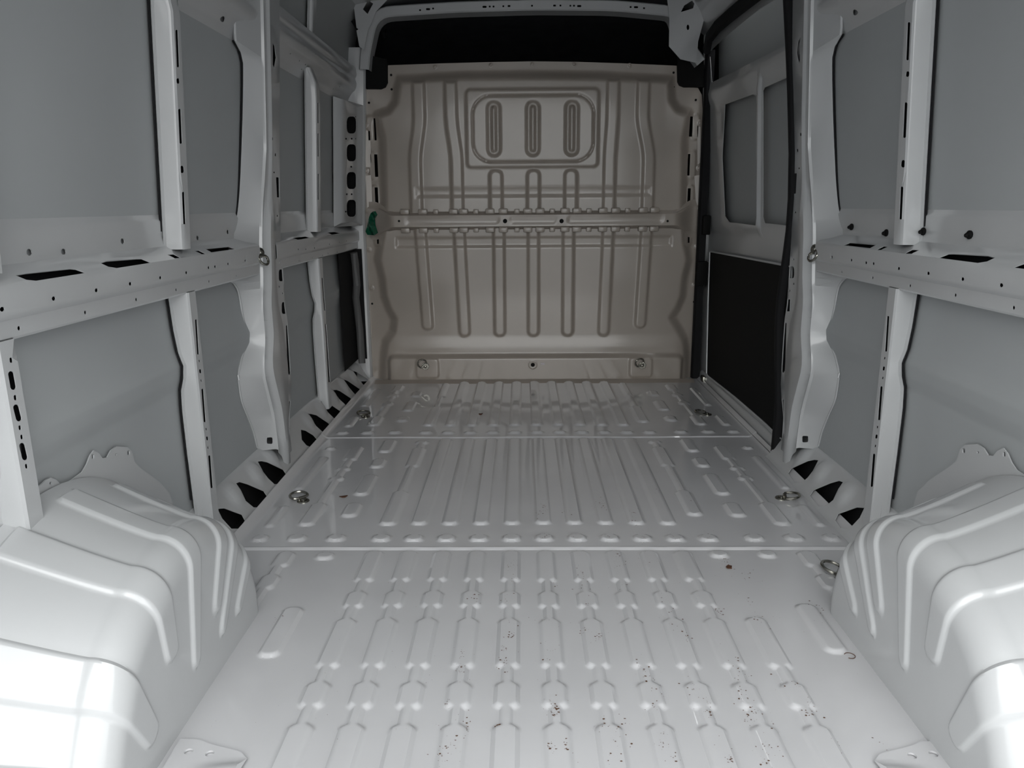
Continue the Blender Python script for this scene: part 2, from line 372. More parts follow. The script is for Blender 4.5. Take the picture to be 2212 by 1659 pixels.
HF = rail_holes(2.78, 4.21, [e(*p) for p in ((305, 258), (352, 258), (407, 250), (500, 226), (562, 214), (608, 205))], [e(*p) for p in ((307, 330), (318, 330), (395, 310), (457, 297), (490, 283), (548, 275))], [],
                [[e(*p) for p in ((270, 187), (300, 182), (350, 177), (375, 185), (325, 197), (300, 197))], [e(*p) for p in ((487, 153), (530, 148), (568, 157), (515, 165))]])
sweep_y('mid_rail', RP, 2.78, 4.21, HF, -1)
# upper side rail along the roof
URAIL = fillet([(.976, 1.452), (.955, 1.462), (.945, 1.50), (.925, 1.53), (.905, 1.545), (.897, 1.575), (.905, 1.60), (.895, 1.615), (.90, 1.655), (.965, 1.67)], .008, 3)
def urailP(u, t):
    pr = np.array(URAIL); n = len(pr); return np.stack([MO - np.interp(u, range(n), pr[:, 0]), t, np.interp(u, range(n), pr[:, 1])], -1)
UH = []
nU = len(URAIL) - 1
for x, y, rr in ((480, 43, .013), (379, 7, .014)):
    u, t = inv(urailP, (1, nU*.5), (YR, 2.75), x, y); UH.append(circ(u, t, .7, rr*1.3, 10))
o, _ = sweep_y('upper_rail', URAIL, YR, 2.74, UH, -1); mirror(o, WR)
UH2 = []
for x, y in [e4(*p) for p in ((290, 385), (355, 435), (398, 462), (388, 328), (470, 388), (548, 445), (642, 510), (597, 638), (370, 497), (645, 620), (575, 460))]:
    u, t = inv(urailP, (2, nU - 3), (2.8, 4.2), x, y); UH2.append(circ(u, t, .35, .006, 6))
sweep_y('upper_rail', URAIL, 2.78, 4.30, UH2, -1)

# hat-section posts: sections lofted over z
def loft_z(name, sec, zs, holes, side, mt=PAINT, parent=None, rim=0., us=None, low=None, high=None, inner=HOLLOW_SHADE):
    """sec(z) -> [(a,Y)] arrays; u = index along the section"""
    zs = np.asarray(zs, float); S = np.array([sec(z) for z in zs]); n = S.shape[1]
    def P(u, t):
        u = np.asarray(u, float); t = np.asarray(t, float); i = np.clip(np.floor(u).astype(int), 0, n - 2); k = np.clip(np.searchsorted(zs, t) - 1, 0, len(zs) - 2)
        fu = (u - i)[..., None]; ft = ((t - zs[k])/(zs[k + 1] - zs[k]))[..., None]
        q = (S[k, i]*(1 - fu) + S[k, i + 1]*fu)*(1 - ft) + (S[k + 1, i]*(1 - fu) + S[k + 1, i + 1]*fu)*ft
        return np.stack([MO - q[..., 0], q[..., 1], t], -1)
    H = [[inv(P, h[0], h[1], *p) for p in h[2]] if len(h) == 3 and isinstance(h[2][0], tuple) and h[2][0][0] > 20 else h for h in holes]
    U = np.arange(n)
    lo = low or {}; hi = high or {}
    outer = [(u, lo.get(int(u), zs[0])) for u in U] + [(n - 1, t) for t in zs[1:-1]] + [(u, hi.get(int(u), zs[-1])) for u in U[::-1]] + [(0, t) for t in zs[1:-1][::-1] if lo.get(0, zs[0]) + .002 < t < hi.get(0, zs[-1]) - .002]
    return sheet(name, P, outer, H, mt, parent or WALL[side], side, U[1:-1], zs[1:-1], rim=rim, inner=inner), P
def slot_px(ur, tr, x0, y0, x1, y1, r): return (ur, tr, stad(x0, y0, x1, y1, r, 5))
def post(name, Y0, Y1_, z0, z1, side, slots, ain, zs=None, depth=None, twist=0.):
    def sec(z):
        a = ain - float(lean(z)) + .05*max(0., (z - 1.43)/.12)**2; so = float(skin_a(z)) - .010; a = min(a, so - .02)
        sh = max(0., (.74 - z)*.014); yr = Y0 + sh; Y1 = Y1_ + sh
        return [(so - .002, yr - .012), (so - .006, yr - .004), (a + .012, yr - .001), (a + .004, yr + .001), (a, yr + .006), (a, Y1 - .006), (a + .005, Y1), (so - .006, Y1 + .004), (so - .001, Y1 + .03)]
    zz = np.unique(np.round(np.concatenate([np.linspace(z0, z1, 12), [z for z in (.42, .475, .51, .53, .545, .56, .58, .61, .64) if z0 < z < z1]]), 4))
    H = [slot_px((4.0, 5.0), (z0 + .01, z1 - .01), *q) for q in slots]
    return loft_z(name, sec, zz, H, side)
DOT = lambda x, y, r=3: (x, y - r*.6, x + .6, y + r*.6, r*.75)
SB = [(x0 + 1.6, y0, x1 + 1.6, y1, r*.85) for x0, y0, x1, y1, r in [(422, 692, 426.5, 764, 2.6), DOT(429, 780, 2.2), DOT(431, 802, 3.6), DOT(433, 822, 2.2), (436, 842, 441, 910, 2.8), DOT(444, 927, 2.2), DOT(446, 947, 3.6), DOT(448, 967, 2.2), (451, 986, 456, 1052, 3)]]
SU = [(382, 67, 385, 143, 2.8), DOT(384.5, 175, 4.5), (388, 238, 391, 308, 3), DOT(393, 366, 6), (396, 417, 398.5, 482, 2.8)]
SA = [DOT(24, 778, 4.5), (24, 808, 29, 836, 6.5), DOT(33, 859, 4.5), (35, 880, 41, 904, 6.5), DOT(43, 924, 4), DOT(47, 944, 4), (48, 963, 54, 988, 6.5), DOT(57, 1007, 4)]
for nm, a, b, z0, z1, sl in (('lower_post', 2.022, 2.074, .02, .74, SB), ('upper_post', 2.022, 2.072, .853, 1.555, SU), ('lower_post', 1.262, 1.314, .30, .74, SA), ('upper_post', 1.255, 1.31, .853, 1.555, [])):
    o, _ = post(nm, a, b, z0, z1, -1, sl, .93); mirror(o, WR)
    o = mesh('post_shade_back', [(MO - .955 + (.04 if z > 1.2 else 0), y, z) for z in (z0, z1) for y in (a + .006, b - .004)], [(0, 1, 3, 2)], HOLLOW_SHADE, WL); mirror(o, WR)  # near-black sheet added so the post slots look unlit
post('upper_post', 3.372, 3.432, .853, 1.52, -1, [(*e4(489, 740), *e4(489, 880), 1.2), (*e4(489, 960), *e4(490, 1120), 1.2), (*e4(490, 1250), *e4(490, 1430), 1.2)], .93)
post('lower_post', 3.365, 3.425, .06, .74, -1, [(e(455, 440)[0], e(0, 440)[1], e(470, 640)[0], e(0, 640)[1], 1.2), (e(476, 730)[0], e(0, 730)[1], e(497, 1090)[0], e(0, 1090)[1], 1.2)], .93)

def bead(name, pts, r=.0032):  # thin black tube added to deepen the gap shadow along a flange
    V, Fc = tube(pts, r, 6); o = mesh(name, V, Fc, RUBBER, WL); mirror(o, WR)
def flange_pts(Y, z0, z1):
    return [(MO - (float(skin_a(z)) - .007), Y + max(0., (.74 - z)*.014) - .0135, z) for z in np.linspace(z0, z1, 28)]
bead('gap_shade_bead', flange_pts(2.022, .90, 1.46)); bead('gap_shade_bead', flange_pts(2.022, .16, .735), .0026); bead('gap_shade_bead', flange_pts(1.255, .90, 1.46))
# the big pillar between the rear bay and the door bay
pz = [0, .02, .04, .085, .22, .31, .36, .44, .475, .53, .60, .67, .73, .8, .88, .06, .113, .133, .16, .193, .25, .29, .34, .385, .415, .459, .49, .515, .545, .575, .62, .65, .69, .715, .74, .78, .82, .845, .87, .89, .91, .95, 1.0, 1.05, 1.15, 1.25, 1.35, 1.41, 1.44, 1.465, 1.485, 1.52, 1.58, 1.66, 1.75, 1.84, 1.93]; pz = sorted(pz)
def I(z, tab):
    k = np.array(tab, float); return float(catmull(np.array([np.clip(z, k[0, 0], k[-1, 0])]), k[:, 0], k[:, 1])[0])
def catmull(x, xs, ys):
    sl = np.diff(ys)/np.diff(xs); m = np.concatenate([[sl[0]], np.where(sl[:-1]*sl[1:] > 0, 2*sl[:-1]*sl[1:]/np.where(sl[:-1] + sl[1:] == 0, 1, sl[:-1] + sl[1:]), 0), [sl[-1]]])
    i = np.clip(np.searchsorted(xs, x) - 1, 0, len(xs) - 2); h = xs[i + 1] - xs[i]; t = (x - xs[i])/h
    return (2*t**3 - 3*t**2 + 1)*ys[i] + (t**3 - 2*t**2 + t)*h*m[i] + (-2*t**3 + 3*t**2)*ys[i + 1] + (t**3 - t**2)*h*m[i + 1]
YS = [(0, 2.60), (.113, 2.583), (.133, 2.573), (.193, 2.55), (.25, 2.517), (.34, 2.463), (.41, 2.455), (.459, 2.488), (.515, 2.548), (.561, 2.548), (.636, 2.536), (.69, 2.521), (.72, 2.485), (.735, 2.44), (.85, 2.42), (.87, 2.49), (.906, 2.54), (.985, 2.575), (1.143, 2.605), (1.41, 2.632), (1.44, 2.613), (1.455, 2.595), (1.468, 2.555), (1.93, 2.55)]
YRT = [(0, 2.650), (.113, 2.645), (.243, 2.629), (.331, 2.594), (.415, 2.565), (.542, 2.601), (.62, 2.60), (.711, 2.625), (.80, 2.64), (.95, 2.66), (1.05, 2.69), (1.15, 2.715), (1.93, 2.72)]
YG = [(0, 2.735), (.113, 2.738), (.385, 2.788), (.545, 2.768), (.60, 2.738), (.641, 2.731), (.82, 2.745), (.874, 2.765), (1.0, 2.735), (1.3, 2.748), (1.93, 2.745)]
YE = [(0, 2.82), (.134, 2.80), (.3, 2.865), (.529, 2.875), (.6, 2.862), (.871, 2.868), (1.1, 2.87), (1.526, 2.90), (1.93, 2.91)]
GD = [(0, .004), (.10, .006), (.14, .014), (.5, .016), (.85, .016), (.98, .008), (1.06, 0), (1.93, 0)]
def pillar_sec(z):
    l = float(lean(z)); ys, yr, yg, ye, gd = I(z, YS)*1.003, I(z, YRT)*.995, I(z, YG), I(z, YE), max(I(z, GD), 0)
    w_ = min(yg - yr, .09); ys = min(ys, yr - .004)
    r0 = .926 - l
    return [(.992 - l*1.25, ys + .012), (.985 - l*1.3, ys), (.980 - l*1.3, ys + .004), (r0 + .009, yr - .006), (r0, yr - .002), (r0 + .002 + gd*.3, yr + .008), (r0 + gd, yr + .016),
            (r0 + gd, yr + w_*.45), (.924 - l + gd*.3, yr + w_*.58), (.918 - l, yr + w_*.72), (.917 - l, yg - .008), (.921 - l, yg), (.930 - l, yg + .004), (.932 - l, yg + .012), (.932 - l, ye - .01), (.937 - l, ye), (.985 - l, ye + .02)]
z2 = lambda x, y: (x/2.766, 500 + y/2.766)
z1 = lambda x, y: (x/2.766, y/2.766)
PH = []
def ph(ur, pts, tr=(.03, 1.55)): PH.append((ur, tr, [tuple(p) for p in pts]))
for x, y, rx, ry in ((1683, 262, 19, 36), (1700, 457, 19, 36)): ph((13.05, 13.95), circ(*z2(x, y), rx/2.766*.8, ry/2.766, 12, 4))
ph((13.05, 13.95), [e(228, 740), e(245, 727), e(262, 725), e(290, 870), e(298, 990), e(285, 1030), e(250, 1052), e(238, 1030)])
ph((13.05, 13.95), [e(248, 1215), e(262, 1205), e(272, 1215), e(276, 1340), e(262, 1392), e(250, 1398)])
ph((13.05, 13.95), [(597, 383), (602, 383), (604, 385), (605, 425), (603, 427), (599, 426)])
ph((13.05, 13.95), [(590, 92), (594, 100), (597, 125), (593, 148), (590, 140)])
for x, y in ((1648, 925), (1630, 830), (1660, 1290), (1640, 1030), (1672, 1020)): ph((13.05, 13.95), circ(*z1(x, y), 1.6, 4 if y in (925, 830) else 2.2, 6))
for x, y in ((1670, 185), (1688, 185), (1671, 330), (1700, 318), (1692, 370)): ph((13.05, 13.95), circ(*z2(x, y), 1.2, 2.6, 6))
for x, y in ((1600, 410), (1593, 523), (1617, 645), (1620, 698), (1603, 875), (1643, 973)): ph((5.9, 7.2), circ(*z2(x, y), 1.7, 3.6, 8))
ph((2.1, 3.9), circ(583, 952, 6.2, 7, 12, 5))
o, pillP = loft_z('door_pillar', pillar_sec, pz, PH, -1, rim=.001, low={0: .124, 1: .122, 2: .118, 3: .112, 4: .108, 5: .10, 6: .09, 7: .07, 8: .03}, high={0: 1.50, 1: 1.51}); mirror(o, WR)
bead('gap_shade_bead', [(MO - (.989 - 1.28*float(lean(z))), I(z, YS)*1.003 - .001, z) for z in np.linspace(.90, 1.465, 34)], .0034)
V, Fc = tube([(MO - (.983), I(z, YS)*1.003 - .004, z) for z in np.linspace(.135, .72, 40)], .0035, 6); o = mesh('seam_sealer', V, Fc, PAINT, WL); mirror(o, WR)
# near-black sheets added behind the pillar openings to paint their shade
o, _ = loft_z('pillar_inner_shade', lambda z: [(.968 - float(lean(z)), 2.70), (.966 - float(lean(z)), 2.90)], [.05, .5, .9, 1.3, 1.6], [], -1, HOLLOW_SHADE); mirror(o, WR)
# sill with triangular openings beside the floor
def sillP(u, t):                              # u 0..1 from the floor edge up to the skin; t along y
    a = np.interp(u, [0, .06, .12, .9, .96, 1], [.893, .903, .910, .974, .980, .988]); z = np.interp(u, [0, .06, .12, .9, .96, 1], [.004, .008, .014, .118, .126, .128])
    b = np.zeros(np.shape(t))
    for y, k in LOB: b = np.maximum(b, ss(np.hypot((u - .62)/.32, (t - y)/k) - .7, .3))
    return np.stack([MO - a + .007*b, t, z + .010*b], -1)
SILL_R = [[(557, 997), (565, 996), (578, 999), (612, 1015), (618, 1024), (606, 1045), (593, 1046), (580, 1034), (569, 1020)], [(510, 1044), (518, 1041), (535, 1046), (570, 1061), (577, 1072), (561, 1096), (548, 1096), (531, 1082), (517, 1062)],
          [(470, 1099), (485, 1098), (523, 1112), (529, 1124), (519, 1142), (500, 1142), (480, 1120)]]
SILL_F = [[(650, 928), (660, 930), (677, 940), (686, 950), (672, 966), (662, 962), (652, 950)], [(664, 895), (672, 894), (684, 897), (710, 914), (713, 922), (704, 933), (697, 933), (683, 920)], [(692, 869), (700, 868), (710, 871), (734, 887), (737, 895), (728, 904), (721, 903), (708, 890)],
          [(719, 843), (727, 842), (735, 845), (758, 860), (760, 867), (752, 876), (747, 875), (733, 862)], [(740, 822), (747, 821), (752, 823), (777, 840), (779, 845), (774, 853), (767, 852), (755, 838)], [(760, 803), (766, 802), (771, 804), (794, 819), (797, 825), (793, 833), (785, 831), (774, 818)]]
def sill(side, y0, y1, holes, lob):
    global LOB
    LOB = []; H = [[inv(sillP, (.03, .97), (y0 + .01, y1 - .01), *p) for p in h] for h in holes]
    ctr = sorted(np.mean([q[1] for q in h]) for h in H)
    LOB = [(.5*(a + b) + .01, .05) for a, b in zip(ctr[:-1], ctr[1:])] + [(ctr[-1] + .07, .05)] if lob else []
    us = [.06, .12, .2, .3, .4, .5, .6, .7, .8, .9, .96]; ts = np.linspace(y0, y1, int((y1 - y0)/.014))
    outer = [(0, y0)] + [(u, y0) for u in us] + [(1, y0)] + [(1, t) for t in ts[1:-1]] + [(1, y1)] + [(u, y1) for u in us[::-1]] + [(0, y1)] + [(0, t) for t in ts[1:-1][::-1]]
    o = sheet('sill', sillP, outer, H, PAINT, WALL[side], side, us, ts[1:-1], smooth=50, inner=HOLLOW_SHADE)
    liner('sill_shade_back', [(.895, -.02), (.93, -.045), (.965, -.03), (.9775, .0), (.9775, .121)], y0, y1)
    return o
LOB = []
o = sill(-1, 1.60, 2.86, SILL_R, True); mirror(o, WR); mirror(bpy.data.objects['sill_shade_back'], WR)
sill(-1, 2.86, 4.27, SILL_F, True)

# ------------------------------------------------------------------ wheel arches
AC = (1.28, -.19)
OUT = np.array([(1.735, -.10), (1.735, 0), (1.725, .09), (1.675, .19), (1.60, .272), (1.50, .322), (1.36, .340), (1.22, .312), (1.11, .250), (1.035, .15), (.985, .03), (.97, -.10)])
ang = np.arctan2(OUT[:, 1] - AC[1], OUT[:, 0] - AC[0]); rad = np.hypot(OUT[:, 0] - AC[0], OUT[:, 1] - AC[1])
def catsm(x, xs, ys):
    m = np.gradient(ys, xs); i = np.clip(np.searchsorted(xs, x) - 1, 0, len(xs) - 2); h = xs[i + 1] - xs[i]; t = (x - xs[i])/h
    return (2*t**3 - 3*t**2 + 1)*ys[i] + (t**3 - 2*t**2 + t)*h*m[i] + (-2*t**3 + 3*t**2)*ys[i + 1] + (t**3 - t**2)*h*m[i + 1]
def lang(y, z): return math.atan2(z - AC[1], y - AC[0])
# ribs: angle of rear (lit) edge, width, lowest radius on the inner face, how far out on the top
RIBS = [(lang(1.655, .19), .075, .37, .35), (lang(1.585, .275), .075, .31, .62), (lang(1.515, .312), .09, .355, .86), (lang(1.362, .335), .10, .265, .92), (lang(1.208, .30), .125, .335, .96), (lang(1.055, .185), .16, .27, 1.), (lang(1.0, .05), .14, .30, 1.)]
def arch(side):
    ph_ = np.linspace(ang[0], ang[-1], 330); R = catsm(ph_, ang, rad)
    # s: 0 wall .. 1 shoulder start .. 2 shoulder end .. 3 centre of the inner face
    sv = np.concatenate([np.linspace(0, 1, 34), np.linspace(1.05, 2, 16), np.linspace(2.03, 3, 50)])
    G = np.zeros((len(sv), len(ph_), 3)); rc = .062
    for i, s in enumerate(sv):
        if s <= 1: x = -.985 + (.985 - .706 - rc)*s; dr = .088*(1 - s)**1.1; nx, nr = 0., 1.
        elif s <= 2: t = (s - 1)*math.pi/2; x = -.706 - rc + rc*math.sin(t); dr = -rc*(1 - math.cos(t)); nx, nr = math.sin(t), math.cos(t)
        else: x = -.706; dr = None; nx, nr = 1., 0.
        r = (R + dr) if dr is not None else (R - rc)*(1 - (s - 2)) + .17*(s - 2)
        e_ = np.zeros_like(ph_)
        for (pa, wd, rm, ext) in RIBS:
            along = ph_ - pa
            d = np.maximum(-along + (-wd*0), along - 0)  # placeholder
            d = np.abs(ph_ - (pa - wd/2)) - wd/2
            dist = d*np.maximum(r, .2)
            if dr is None: dist = np.where(r < rm + .03, np.hypot(np.maximum(dist + .02, 0), np.maximum(rm + .03 - r, 0)) - .02, dist)
            if s <= 1: dist = np.maximum(dist, (.06 + (1 - ext) - s)*.3)
            e_ = np.maximum(e_, ss(dist, .0045))
        k = .0065*e_
        rr = r + nr*k; xx = x + nx*k
        G[i, :, 0] = xx; G[i, :, 1] = AC[0] + rr*np.cos(ph_); G[i, :, 2] = AC[1] + rr*np.sin(ph_)
    root = empty('wheel_arch', 'white painted wheel arch box with fanned ribs on the %s of the floor' % ('left' if side < 0 else 'right'), 'wheel arch', group='wheel arch boxes')
    o = grid_mesh('arch_shell', G, PAINT, root, side, 40)
    FX = MO - .975
    fp = lambda *pts: [(lambda q: (q[1], q[2]))(on(x, y, 0, FX)) for x, y in pts]
    fl = [(1.0, .28), (1.10, .37)] + fp((0, 1108), (60, 1066), (90, 1046), (99, 1037), (110, 1032), (121, 1036), (130, 1045), (150, 1040), (178, 1020), (188, 1003), (195, 984), (203, 973), (214, 979), (222, 990), (232, 988), (240, 973), (252, 964), (276, 966), (285, 975), (292, 1000), (305, 1012), (330, 1030), (347, 1043), (354, 1052), (366, 1064), (372, 1085)) + [(1.92, .10), (1.0, .10)]
    hs = [fp(*circ(201, 986, 2.6, 5, 8, 4)), fp(*circ(110, 1044, 2.6, 3.6, 8)), fp(*circ(278, 978, 2.8, 5, 8, 4)), fp(*circ(251, 982, 2, 3, 8))]
    P = lambda u, t: np.stack([FX + 0*u, u, t], -1)
    sheet('flange', P, fl, hs, PAINT, root, side, thick=.003)
    return root
arch(-1); arch(1)

# ------------------------------------------------------------------ left front bay
def bp(u, t):                                 # closing pillar beside the partition, u = y
    a = np.interp(u, [3.86, 3.875, 3.89, 4.165, 4.18, 4.21], [.978, .945, .935, .930, .925, .905]) - lean(t)
    return np.stack([MO - a, u, t], -1)
hs = []
for y in (270, 330, 390, 450): q = [inv(bp, (3.9, 4.16), (.86, 1.5), *p) for p in circ(759.5, y, 10.5, 18.5, 16, 3.2)]; hs.append(q)
for x, y in ((690, 995), (730, 995), (763, 995), (727, 1196), (695, 1393), (730, 1393), (768, 1393), (763, 838), (688, 1518)): hs.append([inv(bp, (3.9, 4.16), (.86, 1.5), *p) for p in circ(540 + x/3.32, y/3.32, 2.2, 2.2, 6)])
sheet('closing_pillar', bp, [(3.86, .86), (4.21, .86), (4.21, 1.47), (3.86, 1.47)], hs, PAINT, WL, -1, [3.875, 3.89, 3.95, 4.0, 4.05, 4.1, 4.165, 4.18], list(np.linspace(.88, 1.46, 15)), inner=HOLLOW_SHADE)
liner('pillar_shade_back', [(.975, .80), (.973, 1.1), (.95, 1.46)], 3.88, 4.2)
mesh('pillar_shade_back', [(MO - .985, 4.201, .86), (MO - .934, 4.201, .86), (MO - .905, 4.201, 1.47), (MO - .985, 4.201, 1.47)], [(0, 1, 2, 3)], HOLLOW_SHADE, WL)  # near-black end sheet, painted shade behind the oval holes
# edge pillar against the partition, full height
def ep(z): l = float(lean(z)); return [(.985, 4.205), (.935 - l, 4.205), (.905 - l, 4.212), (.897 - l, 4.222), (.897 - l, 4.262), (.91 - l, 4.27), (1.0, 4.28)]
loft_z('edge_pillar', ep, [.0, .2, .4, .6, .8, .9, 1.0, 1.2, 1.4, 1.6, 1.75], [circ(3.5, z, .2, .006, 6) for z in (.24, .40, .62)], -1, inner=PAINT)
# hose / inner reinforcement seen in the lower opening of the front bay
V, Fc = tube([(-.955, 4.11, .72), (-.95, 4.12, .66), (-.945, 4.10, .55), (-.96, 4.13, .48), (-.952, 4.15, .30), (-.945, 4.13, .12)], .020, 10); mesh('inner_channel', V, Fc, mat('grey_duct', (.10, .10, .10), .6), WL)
mesh('pillar_shade_back', [(MO - .964, y, z) for z in (.13, .735) for y in (3.86, 4.2)], [(0, 1, 3, 2)], HOLLOW_SHADE, WL)  # near-black panels added as the shade inside the lower opening
mesh('pillar_shade_back', [(MO - a, 4.203, z) for z in (.13, .735) for a in (.985, .915)], [(0, 1, 3, 2)], HOLLOW_SHADE, WL)
# high-roof side post
post('roof_side_post', 3.40, 3.46, 1.64, 1.92, -1, [], .93)

# ------------------------------------------------------------------ roof front: bow, headliner, corner gussets
BOW = fillet([(4.19, 1.955), (4.175, 1.945), (4.175, 1.892), (4.19, 1.882), (4.24, 1.88)], .006, 3)
def bow_path(t):                              # along the bow, from the left foot over the roof to the right foot
    pts = fillet([(-.868, 1.64), (-.858, 1.72), (-.805, 1.91), (-.40, 1.93), (0, 1.937), (.40, 1.93), (.705, 1.90), (.735, 1.80), (.85, 1.66)], .09, 8)
    p = np.array(pts); L = np.concatenate([[0], np.cumsum(np.hypot(*np.diff(p, axis=0).T))]); L /= L[-1]
    x = np.interp(t, L, p[:, 0]); z = np.interp(t, L, p[:, 1]); dx = np.interp(t + .004, L, p[:, 0]) - np.interp(t - .004, L, p[:, 0]); dz = np.interp(t + .004, L, p[:, 1]) - np.interp(t - .004, L, p[:, 1])
    n = np.hypot(dx, dz); return x, z, dz/n, -dx/n
def bowP(u, t):
    x, z, nx, nz = bow_path(np.asarray(t, float)); pr = np.array([(4.21, -.03), (4.176, -.024), (4.17, -.018), (4.17, .022), (4.176, .028), (4.26, .032)])
    y = np.interp(u, range(6), pr[:, 0]); o = np.interp(u, range(6), pr[:, 1]); return np.stack([x + nx*o, y, z + nz*o], -1)
hs = []
b6 = lambda x, y: (760 + x/2.836, y/2.836)
for x, y, rx, ry in ((418, 62, 2, 2), (467, 56, 4.5, 2.3), (498, 52, 2, 2), (813, 42, 4.5, 2.3), (845, 40, 2, 2), (868, 40, 2, 2), (928, 38, 2, 2), (963, 37, 3, 2), (1104, 35, 2, 2), (1242, 34, 3, 2), (1278, 34, 2, 2), (1339, 35, 2, 2), (1361, 35, 2, 2), (1393, 37, 4.5, 2.3), (1708, 43, 2, 2), (1741, 44, 4.5, 2.3), (1790, 50, 2, 2)):
    cx, cy = b6(x, y); hs.append([inv(bowP, (2.02, 2.98), (.1, .9), *p) for p in circ(cx, cy, rx, ry, 8, 4)])
ts = np.linspace(0, 1, 70)
sheet('front_roof_bow', bowP, [(u, 0) for u in range(6)] + [(5, t) for t in ts[1:-1]] + [(u, 1) for u in range(5, -1, -1)] + [(0, t) for t in ts[1:-1][::-1]], hs, PAINT, CE, -1, [1, 2, 3, 4], ts[1:-1])
# roof skin between bow and cantrail, left and right corners
def gus(pts, holes, y, name='corner_gusset', dy=.012):
    q = [on(*p, 1, y) for p in pts]; P = lambda u, t: np.stack([u, y + .10*(1.93 - t)*0 + 0*u, t], -1)
    H = [[(on(*p, 1, y)[0], on(*p, 1, y)[2]) for p in h] for h in holes]
    o = [(a[0], a[2]) for a in q]
    ar = sum(o[i - 1][0]*o[i][1] - o[i][0]*o[i - 1][1] for i in range(len(o)))
    if ar < 0: o = o[::-1]
    return sheet(name, P, o, H, PAINT, CE, -1, thick=.004)
gus([(1440, -14), (1500, -16), (1560, -14), (1545, 20), (1520, 45), (1508, 90), (1505, 136), (1470, 128), (1445, 100), (1446, 40)],
    [[(1471, 26), (1478, 12), (1495, 1), (1500, 8), (1497, 18)], [(1503, -6), (1512, 2), (1509, 8), (1502, 4)], circ(1486, 59, 3, 6, 10)], 4.155)
gus([(752, -12), (850, -14), (812, 25), (800, 55), (790, 75), (770, 60), (765, 20)], [[(784, 20), (795, 0), (806, 8), (794, 30)]], 4.15)
gus([(770, 66), (788, 54), (796, 58), (786, 108), (776, 100)], [], 4.14)
# headliner over the cab
t = np.linspace(0, 1, 24); prof = np.array(fillet([(4.25, 1.93), (4.75, 1.90), (5.10, 1.72), (5.25, 1.30), (5.25, -.1)], .25, 8))
xs = np.linspace(-1.0, .97, 40); G = np.zeros((len(prof), len(xs), 3))
for i, (y, z) in enumerate(prof):
    G[i, :, 0] = xs; G[i, :, 1] = y - .35*np.maximum(np.abs(xs) - .7, 0); G[i, :, 2] = z - .6*np.maximum(np.abs(xs) - .72, 0)**1.4
grid_mesh('cab_headliner', G, LINING, CE)
q0, q1 = on(1037, 46, 1, 4.98), on(1278, 74, 1, 4.98)
bevbox('headliner_panel', q0[0], q1[0], 4.955, 5.02, q1[2], q0[2], .01, LINING, CE)
for s in (-1, 1):
    V, Fc = boxv(MO - 1.02, MO - 1.0, YF - .1, 5.4, -.2, 2.0); mesh('cab_side_lining', V, Fc, LINING, CE, s, 0)
V, Fc = boxv(-1.02, 1.0, 4.3, 5.4, -.2, -.18); mesh('cab_floor', V, Fc, LINING, CE, smooth=0)
V, Fc = boxv(-1.02, 1.0, YF - .2, 5.45, 2.0, 2.02); mesh('cab_roof', V, Fc, LINING, CE, smooth=0)
V, Fc = boxv(-1.02, 1.0, 5.4, 5.45, -.2, 2.02); mesh('cab_front', V, Fc, LINING, CE, smooth=0)
V, Fc = tube([on(*p, 1, 4.5) for p in ((832, 84), (828, 70), (833, 52), (846, 40), (858, 36))], .016, 10); o = mesh('grab_handle', V, Fc, RUBBER, CE)
# ------------------------------------------------------------------ bulkhead partition
PY = 4.25
BP = empty('bulkhead_partition', 'warm grey pressed steel bulkhead closing off the cab', 'partition')
pq = lambda x, y: (lambda q: (q[0], q[2]))(on(x, y, 1, PY))
px = lambda x: on(x, 500, 1, PY)[0]
OUTL = [pq(*p) for p in ((838, 141), (950, 137), (1060, 134), (1152, 132.5), (1245, 133.5), (1350, 137), (1463, 142), (1464, 176), (1468, 184), (1476, 188), (1508, 190), (1516, 205), (1519, 260), (1518, 330), (1516, 450), (1512, 560), (1505, 680), (1500, 822), (806, 822), (797, 680), (790, 560), (786, 450), (784, 330), (783, 270), (787, 205), (792, 193), (825, 193), (834, 188), (838, 178))]
FIELD = [pq(*p) for p in ((860, 168), (1000, 160), (1152, 158), (1300, 160), (1452, 168), (1455, 215), (1466, 232), (1490, 240), (1494, 250), (1482, 300), (1480, 440), (1484, 520), (1492, 560), (1482, 600), (1478, 640), (1466, 668), (1455, 685), (1468, 705), (1482, 730), (1486, 760), (1486, 830), (822, 830), (826, 760), (830, 735), (845, 712), (848, 690), (836, 668), (826, 640), (822, 600), (812, 560), (822, 500), (826, 440), (822, 300), (808, 252), (812, 244), (838, 236), (850, 220), (854, 190))]
